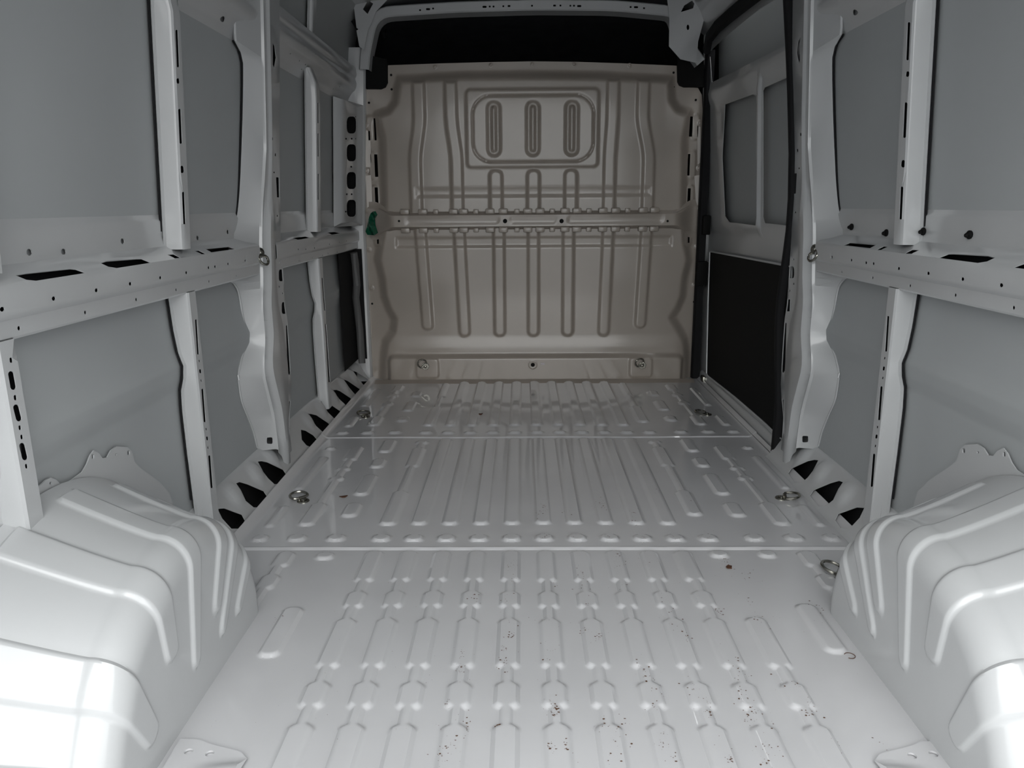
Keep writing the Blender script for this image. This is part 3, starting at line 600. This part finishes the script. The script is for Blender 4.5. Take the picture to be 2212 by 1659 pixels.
def part_d(x, z):
    d = .042*ss(psdf(FIELD, x, z) + .012, .030)
    b0 = rbox(x, z, (px(832) + px(1480))/2, .02, (px(1480) - px(832))/2, on(1152, 764, 1, PY)[2] - .02, .03); d += .030*ss(b0, .014)
    b1 = rbox(x, z, (px(836) + px(1476))/2, .0, (px(1476) - px(836))/2 + .02, on(1152, 735, 1, PY)[2], .06); d += .012*ss(b1, .05)
    for cxp, y1 in ((920, 708), (1001, 722), (1078, 722), (1152, 722), (1227, 722), (1306, 722), (1386, 706)):   # lower ribs
        zt, zb = on(1152, 486, 1, PY)[2], on(1152, y1, 1, PY)[2]; cx = px(cxp)
        cx = cx + np.clip((z - zb)/(zt - zb), 0, 1)*((px(910) - px(920)) if cxp == 920 else (px(1394) - px(1386)) if cxp == 1386 else (px(993) - px(1001)) if cxp == 1001 else (px(1312) - px(1306)) if cxp == 1306 else 0)
        d += .013*ss(rbox(x, z, cx, (zt + zb)/2, .0285, (zt - zb)/2, .026), .009)
    zt, zb = on(1152, 368, 1, PY)[2], on(1152, 470, 1, PY)[2]
    for cxp in (1073, 1152, 1231): d += .013*ss(rbox(x, z, px(cxp), (zt + zb)/2, .0325, (zt - zb)/2, .03), .010)
    za, zc = on(1152, 178, 1, PY)[2], zb                                             # tall upper ribs
    for x0, x1, x2, x3 in ((893, 912, 897, 925), (970, 984, 976, 1002), (1308, 1320, 1304, 1326), (1388, 1394, 1378, 1400)):
        pass
    k = np.clip((on(1152, 300, 1, PY)[2] - z)/.25 + .5, 0, 1); k = k*k*(3 - 2*k)
    for xa, xb, hw in ((px(916), px(904), .030), (px(982), px(991), .030), (px(1316), px(1312), .030), (px(1378), px(1394), .030)):
        c_ = xa + (xb - xa)*k
        d += .012*ss(np.maximum(np.abs(x - c_) - hw, np.maximum(z - za, zc - z)), .009)
    w0 = rbox(x, z, (px(1013) + px(1287))/2, (on(1152, 195, 1, PY)[2] + on(1152, 362, 1, PY)[2])/2, (px(1287) - px(1013))/2, (on(1152, 195, 1, PY)[2] - on(1152, 362, 1, PY)[2])/2, .025); d += .010*ss(w0, .008)
    w1 = rbox(x, z, (px(1026) + px(1277))/2, (on(1152, 208, 1, PY)[2] + on(1152, 350, 1, PY)[2])/2, (px(1277) - px(1026))/2, (on(1152, 208, 1, PY)[2] - on(1152, 350, 1, PY)[2])/2, .095); d -= .006*np.exp(-(w1/.0045)**2)
    for cxp in (1070, 1151, 1232): 
        w2 = rbox(x, z, px(cxp), (on(1152, 222, 1, PY)[2] + on(1152, 337, 1, PY)[2])/2, .033, (on(1152, 222, 1, PY)[2] - on(1152, 337, 1, PY)[2])/2, .032); d -= .011*ss(w2, .010)
        w2 = w2 + .022; d += .011*ss(w2, .008)
    za, zc = on(1152, 512, 1, PY)[2], on(1152, 531, 1, PY)[2]; hx = np.abs(x - px(1152)) - .74
    d -= .007*ss(np.maximum(np.abs(z - (za + zc)/2) - (za - zc)/2, hx), .010)
    za = on(1152, 415, 1, PY)[2]; d -= .006*ss(np.maximum(np.abs(z - za) - .02, np.abs(x - px(1152)) - .62), .014)
    for s in (-1, 1): d += .008*ss(rbox(x, z, px(918 if s < 0 else 1388), on(1152, 788, 1, PY)[2], .062, .055, .02), .006)
    # light outline bosses for the side slots
    for xp, y0, y1 in ((809.5, 256, 302), (811.5, 334, 382), (813, 406, 440), (816, 500, 527), (1493, 252, 296), (1489, 332, 380), (1488, 406, 440), (1487, 500, 525)):
        d += .006*ss(rbox(x, z, px(xp), (on(xp, y0, 1, PY)[2] + on(xp, y1, 1, PY)[2])/2, .019, (on(xp, y0, 1, PY)[2] - on(xp, y1, 1, PY)[2])/2 + .014, .018), .006)
    return d
xs = np.arange(-.93, .925, .0052); zs = np.arange(-.01, 1.70, .0055)
X, Z = np.meshgrid(xs, zs, indexing='ij'); D = part_d(X, Z)
Xc = (X[:-1, :-1] + X[1:, 1:])/2; Zc = (Z[:-1, :-1] + Z[1:, 1:])/2; M = inside(OUTL, Xc, Zc)
for xp, y0, y1 in ((809.5, 256, 302), (811.5, 334, 382), (813, 406, 440), (816, 500, 527), (1493, 252, 296), (1489, 332, 380), (1488, 406, 440), (1487, 500, 525)):
    a, b = on(xp, y0, 1, PY), on(xp, y1, 1, PY); M &= ~((np.abs(Xc - a[0]) < .0065) & (Zc < a[2]) & (Zc > b[2]))
vm = np.zeros(X.shape, int); vm[:-1, :-1] += M; vm[1:, :-1] += M; vm[:-1, 1:] += M; vm[1:, 1:] += M
edge = (vm > 0) & (vm < 4); S = psdf(OUTL, X, Z); edge &= np.abs(S) < .009
O = np.array(OUTL)
for i, j in zip(*np.where(edge)):
    p = np.array([X[i, j], Z[i, j]]); best = None
    for k in range(len(O)):
        a, b = O[k - 1], O[k]; tt = np.clip((p - a) @ (b - a)/((b - a) @ (b - a)), 0, 1); c = a + tt*(b - a); dd = np.hypot(*(c - p))
        if best is None or dd < best[0]: best = (dd, c)
    X[i, j], Z[i, j] = best[1]
grid_mesh('panel', np.stack([X, PY - D, Z], -1), PART, BP, -1, 50, M)
zb0, zb1 = on(1152, 462, 1, PY)[2], on(1152, 489, 1, PY)[2]
# cross beam, pressed hat with long shallow beads and two round holes
def cbP(u, t):
    x = t; k = np.clip((np.abs(x - px(1152)) - .74)/.12, 0, 1); k = k*k*(3 - 2*k)
    pr = np.array([(.044, zb0 + .016), (.060, zb0 + .004), (.090, zb0), (.096, zb0 - .004), (.096, zb1 + .004), (.090, zb1), (.060, zb1 - .004), (.044, zb1 - .014)])
    dep = np.interp(u, range(8), pr[:, 0]); z = np.interp(u, range(8), pr[:, 1]); zm = (zb0 + zb1)/2
    for a, b in ((883, 1079), (1103, 1200), (1224, 1424)): dep = dep - .0035*ss(rbox(x, z, (px(a) + px(b))/2, zm + .002, (px(b) - px(a))/2, .018, .016), .004)
    return np.stack([x, PY - dep*(1 - .85*k) + .0, zm + (z - zm)*(1 + 1.1*k)], -1)
tsb = np.linspace(px(800), px(1502), 190); zmid = (zb0 + zb1)/2
hs = [[inv(cbP, (3.05, 3.95), (px(850), px(1450)), *p) for p in circ(x, 477.5, r, r, 12)] for x, r in ((1091, 4.6), (1213, 4.6), (862, 2.4), (1442, 2.4))]
um = [1, 2, 3, 3.15, 3.3, 3.5, 3.7, 3.85, 4, 5, 6]
o = sheet('cross_beam', cbP, [(0, tsb[0])] + [(u, tsb[0]) for u in um] + [(7, t) for t in tsb[1:-1]] + [(u, tsb[-1]) for u in [7] + um[::-1]] + [(0, t) for t in tsb[1:-1][::-1]], hs, PART, BP, -1, um, tsb[1:-1])
CBM = o
for row, zz in ((0, zb0 + .016), (1, zb1 - .015)):
    for xp in (880, 918, 983, 1004, 1060, 1088, 1140, 1166, 1219, 1244, 1299, 1326, 1384, 1408):
        hw = .024
        bevbox('rib_cap', px(xp) - hw, px(xp) + hw, PY - .078, PY - .03, zz - .014, zz + .014, .006, PART, CBM)
    for xp in (945, 1030, 1117, 1192, 1270, 1352):
        bevbox('beam_tab', px(xp) - .014, px(xp) + .014, PY - .064, PY - .03, zz - .013, zz + .011, .004, PART, CBM)
for x, r in ((1091, .0115), (1213, .0115), (862, .006), (1442, .006)):  # black discs painting the shade inside the beam's holes
    c = on(x, 477.5, 1, PY - .094); V, Fc = lathe([(r, -.004), (r, .003), (r*.8, .0032), (r*.5, .0032)], 16); mesh('dark_hole_disc', place(V, c, (0, -1, 0)), Fc, BLACK, CBM)
# bolts round the edge
def bolt(x, y, dep, r=.011, ring=True):
    c = on(x, y, 1, PY - dep); V, Fc = lathe([(r*1.5, 0), (r*1.5, .003), (r*.85, .004), (r*.85, .009), (r*.5, .011), (r*.3, .011)], 14)
    mesh('bolt', place(V, c, (0, -1, 0)), Fc, PART, BP)
for x, y in ((940, 145), (1060, 141), (1150, 139), (1240, 139.5), (1360, 142)): bolt(x, y, .001, .0085)
for x, y in ((790, 270), (791, 369), (793, 456), (797, 539), (803, 622)): bolt(x, y, .004)
for x, y in ((1511.5, 265), (1510, 363), (1509, 450), (1505, 533), (1500, 616)): bolt(x, y, .004)
for x, y in ((845, 162), (846, 193), (797, 222), (1455, 157), (1455, 188), (1503, 216), (804, 656), (1499, 652)): 
    c = on(x, y, 1, PY - .0025); V, Fc = lathe([(.006, 0), (.006, .0015), (.004, .002), (.003, .002)], 10); mesh('dark_hole_disc', place(V, c, (0, -1, 0)), Fc, BLACK, BP)
c = on(1151, 788, 1, PY - .086); V, Fc = lathe([(.026, 0), (.026, .003), (.022, .004), (.020, .002), (.012, .002), (.010, .001)], 20); gro = mesh('grommet', place(V, c, (0, -1, 0)), Fc, PART, BP)
V, Fc = lathe([(.011, 0), (.011, .004), (.008, .0045), (.004, .0045)], 14); mesh('grommet_plug', place(V, c, (0, -1, 0)), Fc, BLACK, gro)
a = on(1172, 786, 1, PY - .0868); bevbox('sticker', a[0] - .011, a[0] + .011, PY - .088, PY - .084, a[2] - .005, a[2] + .005, .0005, mat('paper_label', (.62, .58, .60), .6), BP)
# foot flange on the floor
zf = lambda u, t: np.stack([t, PY - .088 + 0*t - .05*u,   .018 - .012*u + .0*t], -1)
tsx = np.linspace(-.88, .88, 60); sheet('foot_flange', zf, [(0, t) for t in tsx] + [(1, t) for t in tsx[::-1]], [], PART, BP, -1, [.5], tsx[1:-1])
# pale strips between partition and pillars
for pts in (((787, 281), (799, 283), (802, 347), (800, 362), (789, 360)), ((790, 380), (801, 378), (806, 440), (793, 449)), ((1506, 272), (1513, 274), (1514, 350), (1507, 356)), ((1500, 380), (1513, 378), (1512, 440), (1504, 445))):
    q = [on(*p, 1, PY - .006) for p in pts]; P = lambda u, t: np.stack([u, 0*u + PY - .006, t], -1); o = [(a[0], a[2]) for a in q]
    sheet('pale_strip', P, o[::-1], [], PALE, BP, -1, thick=.003)
# black covers beside the top of the partition
CB = {}
for s, pts in ((-1, ((786, 128), (800, 120), (836, 128), (837, 178), (832, 188), (822, 192), (787, 191))), (1, ((1463, 100), (1505, 130), (1522, 140), (1522, 188), (1478, 188), (1468, 184), (1464, 176)))):
    q = [on(*p, 1, PY - .02) for p in pts]; o = [(a[0], a[2]) for a in q]
    P = lambda u, t: np.stack([u, 0*u + PY - .02, t], -1)
    ob = sheet('belt_cover', P, o[::-1], [], BLACK, None, -1, thick=-.06)
    tag(ob, 'black plastic cover at the upper %s corner of the bulkhead' % ('left' if s < 0 else 'right'), 'cover', group='black corner covers')

# ------------------------------------------------------------------ right side: sliding door and its seal
DO = empty('door_1', 'closed sliding side door with black lower panel, seen from inside', 'door', 'structure')
DX = .952
def rp(x, y, a=DX, ln=True):
    z = .8
    for _ in range(6): q = on(x, y, 0, MO + a - (float(lean(z)) if ln else 0)); z = q[2]
    return q[1], q[2]
def pr_(*pts): return [rp(*p) for p in pts]
ST1 = pr_((1566, 226), (1625, 204), (1641, 210), (1641, 470), (1638, 487), (1575, 480), (1566, 466), (1560, 340))
ST2 = pr_((1648, 196), (1652, 189), (1735, 152), (1735, 490), (1652, 482), (1648, 470))
WIN = pr_((1533, 112), (1538, 178), (1640, 128), (1735, 82), (1740, -40), (1640, 20), (1560, 85))
def door_d(y, z):                             # depth outwards
    zb = rp(1600, 498)[1]; d = .020*ss(z - zb + .01, .022)*(z > .5)
    d = d - .010*ss(np.abs(z - 1.50) - .03, .015)
    yp = rp(1641, 350)[0]; return d - .014*ss(np.maximum(np.abs(y - yp) - .016, np.abs(z - 1.15) - .30), .010)
doorP = lambda u, t: np.stack([MO + DX - lean(t) + door_d(u, t), u, t], -1)
ysd = np.unique(np.round(np.concatenate([np.linspace(2.85, 4.29, 46), rp(1641, 350)[0] + np.array([-.03, -.024, -.018, -.01, .01, .018, .024, .03])]), 4)); zsd = np.linspace(.04, 1.85, 64)
sheet('door_panel', doorP, [(2.84, .03), (4.30, .03), (4.30, 1.86), (2.84, 1.86)], [ST1, ST2, WIN], PAINT, DO, -1, ysd, zsd, smooth=40, inner=HOLLOW_SHADE)
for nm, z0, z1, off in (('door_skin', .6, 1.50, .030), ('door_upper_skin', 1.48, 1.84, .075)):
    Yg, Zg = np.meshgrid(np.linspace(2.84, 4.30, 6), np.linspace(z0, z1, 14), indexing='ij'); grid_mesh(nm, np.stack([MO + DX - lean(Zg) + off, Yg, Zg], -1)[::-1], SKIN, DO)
BPN = [rp(*p, .945, False) for p in ((1534, 543), (1600, 555), (1712, 576), (1705, 760), (1692, 951), (1650, 912), (1590, 860), (1529, 812), (1527, 806), (1530, 660))]
P = lambda u, t: np.stack([MO + .945 + 0*u, u, t], -1)
ob = sheet('lower_trim_panel', P, BPN, [], BLACK, DO, -1, thick=.014); ob['label'] = 'black lower trim panel'
def loop(pts, r, name, mt, par): V, Fc = tube(pts, r, 8, True); return mesh(name, V, Fc, mt, par)
loop([(MO + .944, *p) for p in BPN], .005, 'trim_edge', PAINT, ob)
# door bottom member
prof = [(.930, .0), (.922, .02), (.925, .055), (.940, .075), (.95, .085)]
G = np.array([[(MO + a - .0, y, z) for y in np.linspace(2.86, 4.20, 12)] for a, z in [(.965, -.06), (.945, -.045), (.938, -.02), (.938, .035), (.942, .05), (.95, .058), (.955, .06)]]); grid_mesh('door_bottom_member', G, PAINT, DO)
# threshold step between floor and door
G = np.array([[(MO + a, y, z) for y in np.linspace(2.82, 4.24, 12)] for a, z in [(.915, .016), (.922, .004), (.926, -.03), (.93, -.05), (1.0, -.052)]]); grid_mesh('door_threshold', G, RUBBER, WR)
# seal
def strip(path, wdt, dep, name, par, mt=RUBBER):
    """rectangular rubber strip following (x,y,z) path; wdt along y/z in the wall plane, dep along x"""
    p = np.asarray(path, float); T = np.gradient(p, axis=0); V = []; Fc = []
    for i in range(len(p)):
        t_ = T[i]/np.linalg.norm(T[i]); n_ = np.cross(t_, [1, 0, 0]); n_ /= np.linalg.norm(n_); w_ = wdt[i] if hasattr(wdt, '__len__') else wdt
        for a, b in ((-.5, -.35), (-.35, -.5), (.35, -.5), (.5, -.35), (.5, .5), (-.5, .5)): V.append(p[i] + n_*w_*a + np.array([dep*b, 0, 0]))
    for i in range(len(p) - 1):
        for k in range(6): l = (k + 1) % 6; Fc.append((i*6 + k, i*6 + l, i*6 + 6 + l, i*6 + 6 + k))
    Fc += [tuple(range(5, -1, -1)), tuple(range((len(p) - 1)*6, len(p)*6))]
    return mesh(name, V, Fc, mt, par, -1, 50)
SL = empty('trim_1', 'black rubber seal framing the sliding door opening', 'seal', 'structure')
A = [(1700, -60), (1703, 0), (1708, 100), (1712, 200), (1715, 330), (1713, 430), (1708, 500), (1700, 560), (1693, 605), (1688, 640), (1684, 680), (1682, 760), (1684, 830), (1682, 900), (1674, 990)]
pa = [(MO + .935 - float(lean(rp(x, y, .935)[1])), *rp(x, y, .935)) for x, y in A]
strip(pa, .035, .03, 'rear_seal', SL)
B = [(1650, -26), (1620, -2), (1580, 30), (1548, 58), (1532, 80), (1526, 110)]
pb = [(MO + .915 - float(lean(rp(x, y, .915)[1])), *rp(x, y, .915)) for x, y in B]
strip(pb, .05, .03, 'top_seal', SL)
C_ = [(1526, 110), (1522, 170), (1522, 240), (1524, 330), (1524, 440), (1522, 520), (1519, 600), (1516, 700), (1512, 815)]
pc = [(MO + .905, 4.205, on(x, y, 1, 4.205)[2]) for x, y in C_]
V = []
strip([(p[0] + .006, 4.20, p[2]) for p in pc], .05, .04, 'front_seal', SL)
bevbox('door_stop', MO + .885, MO + .945, 4.15, 4.19, .53, .66, .006, BLACK, SL)
bevbox('door_stop', MO + .905, MO + .945, 4.14, 4.19, .80, .90, .006, BLACK, SL)
bevbox('door_roller', MO + .925, MO + .945, 4.06, 4.12, .015, .05, .005, STEEL, SL)
# body above the door
G = np.array([[(MO + a, y, z) for y in np.linspace(2.74, 4.30, 14)] for a, z in fillet([(.93, 1.80), (.895, 1.81), (.87, 1.83), (.84, 1.90), (.80, 1.95)], .02, 4)]); grid_mesh('cantrail', G, PAINT, WR)
V, Fc = boxv(MO + 1.02, MO + 1.03, 2.80, YF, -.2, 2.0); mesh('door_outer_skin', V, Fc, SKIN, DO, smooth=0)
# inside of the right pillar: wiring
V, Fc = tube([(.935, 2.80, .56), (.94, 2.815, .50), (.938, 2.80, .47), (.935, 2.775, .44), (.94, 2.80, .38)], .006, 8); mesh('wiring', V, Fc, RUBBER, WR)

# ------------------------------------------------------------------ tie-down rings
def tie_ring(o, nrm, dirv, label, tilt=.25, R=.029, grp='tie-down rings', dishr=.021):
    """o foot of the ring, nrm surface normal, dirv the way the loop lies"""
    o = np.array(o, float); n_ = np.array(nrm, float); n_ /= np.linalg.norm(n_); d_ = np.array(dirv, float); d_ -= n_*(d_ @ n_); d_ /= np.linalg.norm(d_); s_ = np.cross(n_, d_)
    root = empty('tie_down_ring', label, 'tie-down ring', None, tuple(o), grp)
    V, Fc = lathe([(dishr, 0), (dishr, .002), (dishr*.9, .004), (dishr*.62, .004), (dishr*.55, .002), (dishr*.3, .002)], 18)
    mesh('base_washer', place(V, (0, 0, 0), n_), Fc, STEEL, root)
    V, Fc = lathe([(.009, .002), (.009, .006), (.006, .009), (.003, .010)], 14); mesh('bolt', place(V, (0, 0, 0), n_), Fc, STEEL, root)
    up = d_*math.cos(tilt) + n_*math.sin(tilt); c = d_*.006 + n_*.010 + up*(R*.75); pts = []
    for k in range(28):
        t = 2*math.pi*k/28; rr = 1 if math.cos(t) > -.55 else .62/max(.6, -math.cos(t))*.9
        pts.append(c + R*rr*(up*math.cos(t) + s_*math.sin(t)))
    V, Fc = tube(pts, .0044, 8, True); mesh('ring', V, Fc, STEEL, root)
    V, Fc = tube([-s_*.013 + d_*.008 + n_*.003, -s_*.012 + d_*.008 + n_*.011, s_*.012 + d_*.008 + n_*.011, s_*.013 + d_*.008 + n_*.003], .004, 8); mesh('strap', V, Fc, STEEL, root)
    return root
def fpt(x, y): q = on(x, y, 2, .006); return (q[0], q[1], floor_z(q[0], q[1]))
tie_ring(fpt(655, 1081), (0, 0, 1), (-.6, .6, 0), 'steel tie-down ring on the floor below the left pillar', .12)
tie_ring(fpt(1688, 1075), (0, 0, 1), (1, -.25, 0), 'steel tie-down ring on the floor below the right pillar', .12)
tie_ring(fpt(790, 901), (0, 0, 1), (-.5, .8, 0), 'steel tie-down ring on the far floor near the left wall', .15)
tie_ring(fpt(1528, 896), (0, 0, 1), (-1, .1, 0), 'steel tie-down ring on the far floor beside the sliding door', .12)
tie_ring(fpt(1822, 1238), (0, 0, 1), (-.8, .5, 0), 'steel tie-down ring half hidden behind the right wheel arch', .25)
q = on(919, 791, 1, PY - .094); tie_ring(q, (0, -1, 0), (-.55, 0, .6), 'steel tie-down ring at the left foot of the bulkhead', .3, .024)
q = on(1387, 789, 1, PY - .094); tie_ring(q, (0, -1, 0), (-.55, 0, .6), 'steel tie-down ring at the right foot of the bulkhead', .3, .024)
yl, zl = onA(562, 546, .93); q = (MO - .93, yl, zl); tie_ring(q, (1, -.5, 0), (.2, -.3, -.9), 'steel tie-down ring on the left pillar', .45, .021, dishr=.017)
yl, zl = onA(562, 546, .93); q = (MO + .93, yl, zl); tie_ring(q, (-1, -.5, 0), (0, -.5, -.9), 'steel tie-down ring on the right pillar', .45, .021, dishr=.017)

# ------------------------------------------------------------------ small loose things
for x, y, l in ((1840, 490, 'nearest the pillar'), (1915, 503, 'left of the right upper post'), (1995, 500, 'right of the right upper post'), (2095, 507, 'nearest the rear of the van')):
    yy, zz = rp(x, y, .975, False); o = empty('trim_clip', 'black plastic trim clip on the right wall, ' + l, 'clip', None, (MO + .975, yy, zz), 'trim clips on the right wall')
    V, Fc = lathe([(.010, 0), (.010, .0025), (.006, .005), (.005, .009), (.003, .011)], 12); mesh('clip_head', place(V, (0, 0, 0), (-1, -.2, 0)), Fc, BLACK, o)
    V, Fc = lathe([(.004, .007), (.005, .014), (.0015, .018)], 10); mesh('clip_pin', place(V, (0, 0, 0), (-1, -.5, -.1)), Fc, BLACK, o)
# green film stuck to the partition's left edge
gp = [(800, 461), (806, 457), (812, 456), (815, 464), (808, 473), (811, 487), (815, 503), (808, 508), (793, 507), (790, 500), (793, 488), (795, 474)]
q = [on(*p, 1, PY - .11) for p in gp]; o = [(a[0], a[2]) for a in q]
ctr = np.mean(o, 0)
P = lambda u, t: np.stack([u, PY - .105 + .012*np.sin((u - ctr[0])*160 + (t - ctr[1])*40) + .012*np.sin((t - ctr[1])*75), t], -1)
ob = sheet('plastic_scrap', P, o[::-1], [], GREEN, None, -1, list(np.linspace(ctr[0] - .05, ctr[0] + .05, 18)), list(np.linspace(ctr[1] - .08, ctr[1] + .08, 24)), thick=.0012)
tag(ob, 'crumpled green plastic scrap stuck at the left end of the cross beam', 'plastic scrap')
def flat_bit(name, c, size, label, cat, mt, seed, elong=1.6, ang_=0.):
    r = np.random.default_rng(seed); n = 11; V = []
    for lay in (0, 1):
        for k in range(n):
            t = 2*math.pi*k/n; rr = size*(.7 + .5*r.random()) if lay == 0 else V[k][3]
            u, v = rr*elong*math.cos(t), rr*math.sin(t)
            x = u*math.cos(ang_) - v*math.sin(ang_); y = u*math.sin(ang_) + v*math.cos(ang_)
            V.append((x, y, .001 + .25*abs(u) + lay*.0012, rr))
    VV = [v[:3] for v in V]; Fc = [tuple(range(n - 1, -1, -1)), tuple(range(n, 2*n))] + [(k, (k + 1) % n, n + (k + 1) % n, n + k) for k in range(n)]
    o = mesh(name, VV, Fc, mt); o.location = c; tag(o, label, cat, group='dry leaf bits on the floor'); return o
flat_bit('leaf_scrap', fpt(1575, 1223), .0085, 'dark brown leaf scrap on the floor near the right wheel arch', 'leaf', LEAF, 3, 1.5, .9)
flat_bit('leaf_scrap', fpt(741, 1073), .008, 'brown leaf scrap on the floor near the left tie-down ring', 'leaf', LEAF, 5, 1.8, .2)
flat_bit('leaf_scrap', fpt(1037, 896), .012, 'pale brown leaf scrap on the far floor in front of the bulkhead', 'leaf', LEAF, 8, 1.2, .2)
c = fpt(1836, 1413); pts = [(c[0] + .011*math.cos(t), c[1] + .011*math.sin(t), c[2] + .0025) for t in np.linspace(2.6, -2.2, 16)]
V, Fc = tube(pts, .0008, 6); o = mesh('twig', V, Fc, LEAF); tag(o, 'tiny curled brown twig on the floor by the right wheel arch', 'twig')
# rust flecks: too many and too small to count
V = []; Fc = []
def fleck(x, y, s):
    z = floor_z(x, y) + .0004; n = random.choice((4, 5, 6)); k = len(V); a0 = random.random()*6; el = random.uniform(.5, 1)
    for i in range(n):
        t = a0 + 2*math.pi*i/n; r_ = s*random.uniform(.6, 1.2); V.append((x + r_*math.cos(t), y + r_*el*math.sin(t), z + .0003))
    Fc.append(tuple(range(k, k + n)))
cents = []
for x in P1[3:] + [.485]:
    for k in range(9): cents.append((x + random.uniform(-.022, .022), random.choice((random.uniform(1.15, 1.45), random.uniform(1.45, 2.0))), random.uniform(.006, .03)))
for x in [.0, .096, .192, .288, .384, .481]:
    cents.append((x, 2.10, .014)); cents += [(x + random.uniform(-.02, .02), random.uniform(2.2, 2.7), .02) for _ in range(2)]
cents += [(.50, 1.93, .05), (.56, 1.86, .05), (-.648, 1.66, .012), (.655, 1.70, .02), (.60, 1.21, .03)]
for cx_, cy_, sp in cents:
    for _ in range(random.randint(4, 15)): fleck(cx_ + random.gauss(0, sp*.5), cy_ + random.gauss(0, sp), random.choice((.0007, .0009, .0012, .0016, .0026)))
for _ in range(170): fleck(random.uniform(-.66, .66), random.uniform(1.12, 2.6), random.choice((.0006, .0008, .001)))
o = mesh('rust_specks', V, Fc, RUST, smooth=0); tag(o, 'tiny brown rust specks scattered over the floor ribs', 'rust', 'stuff')
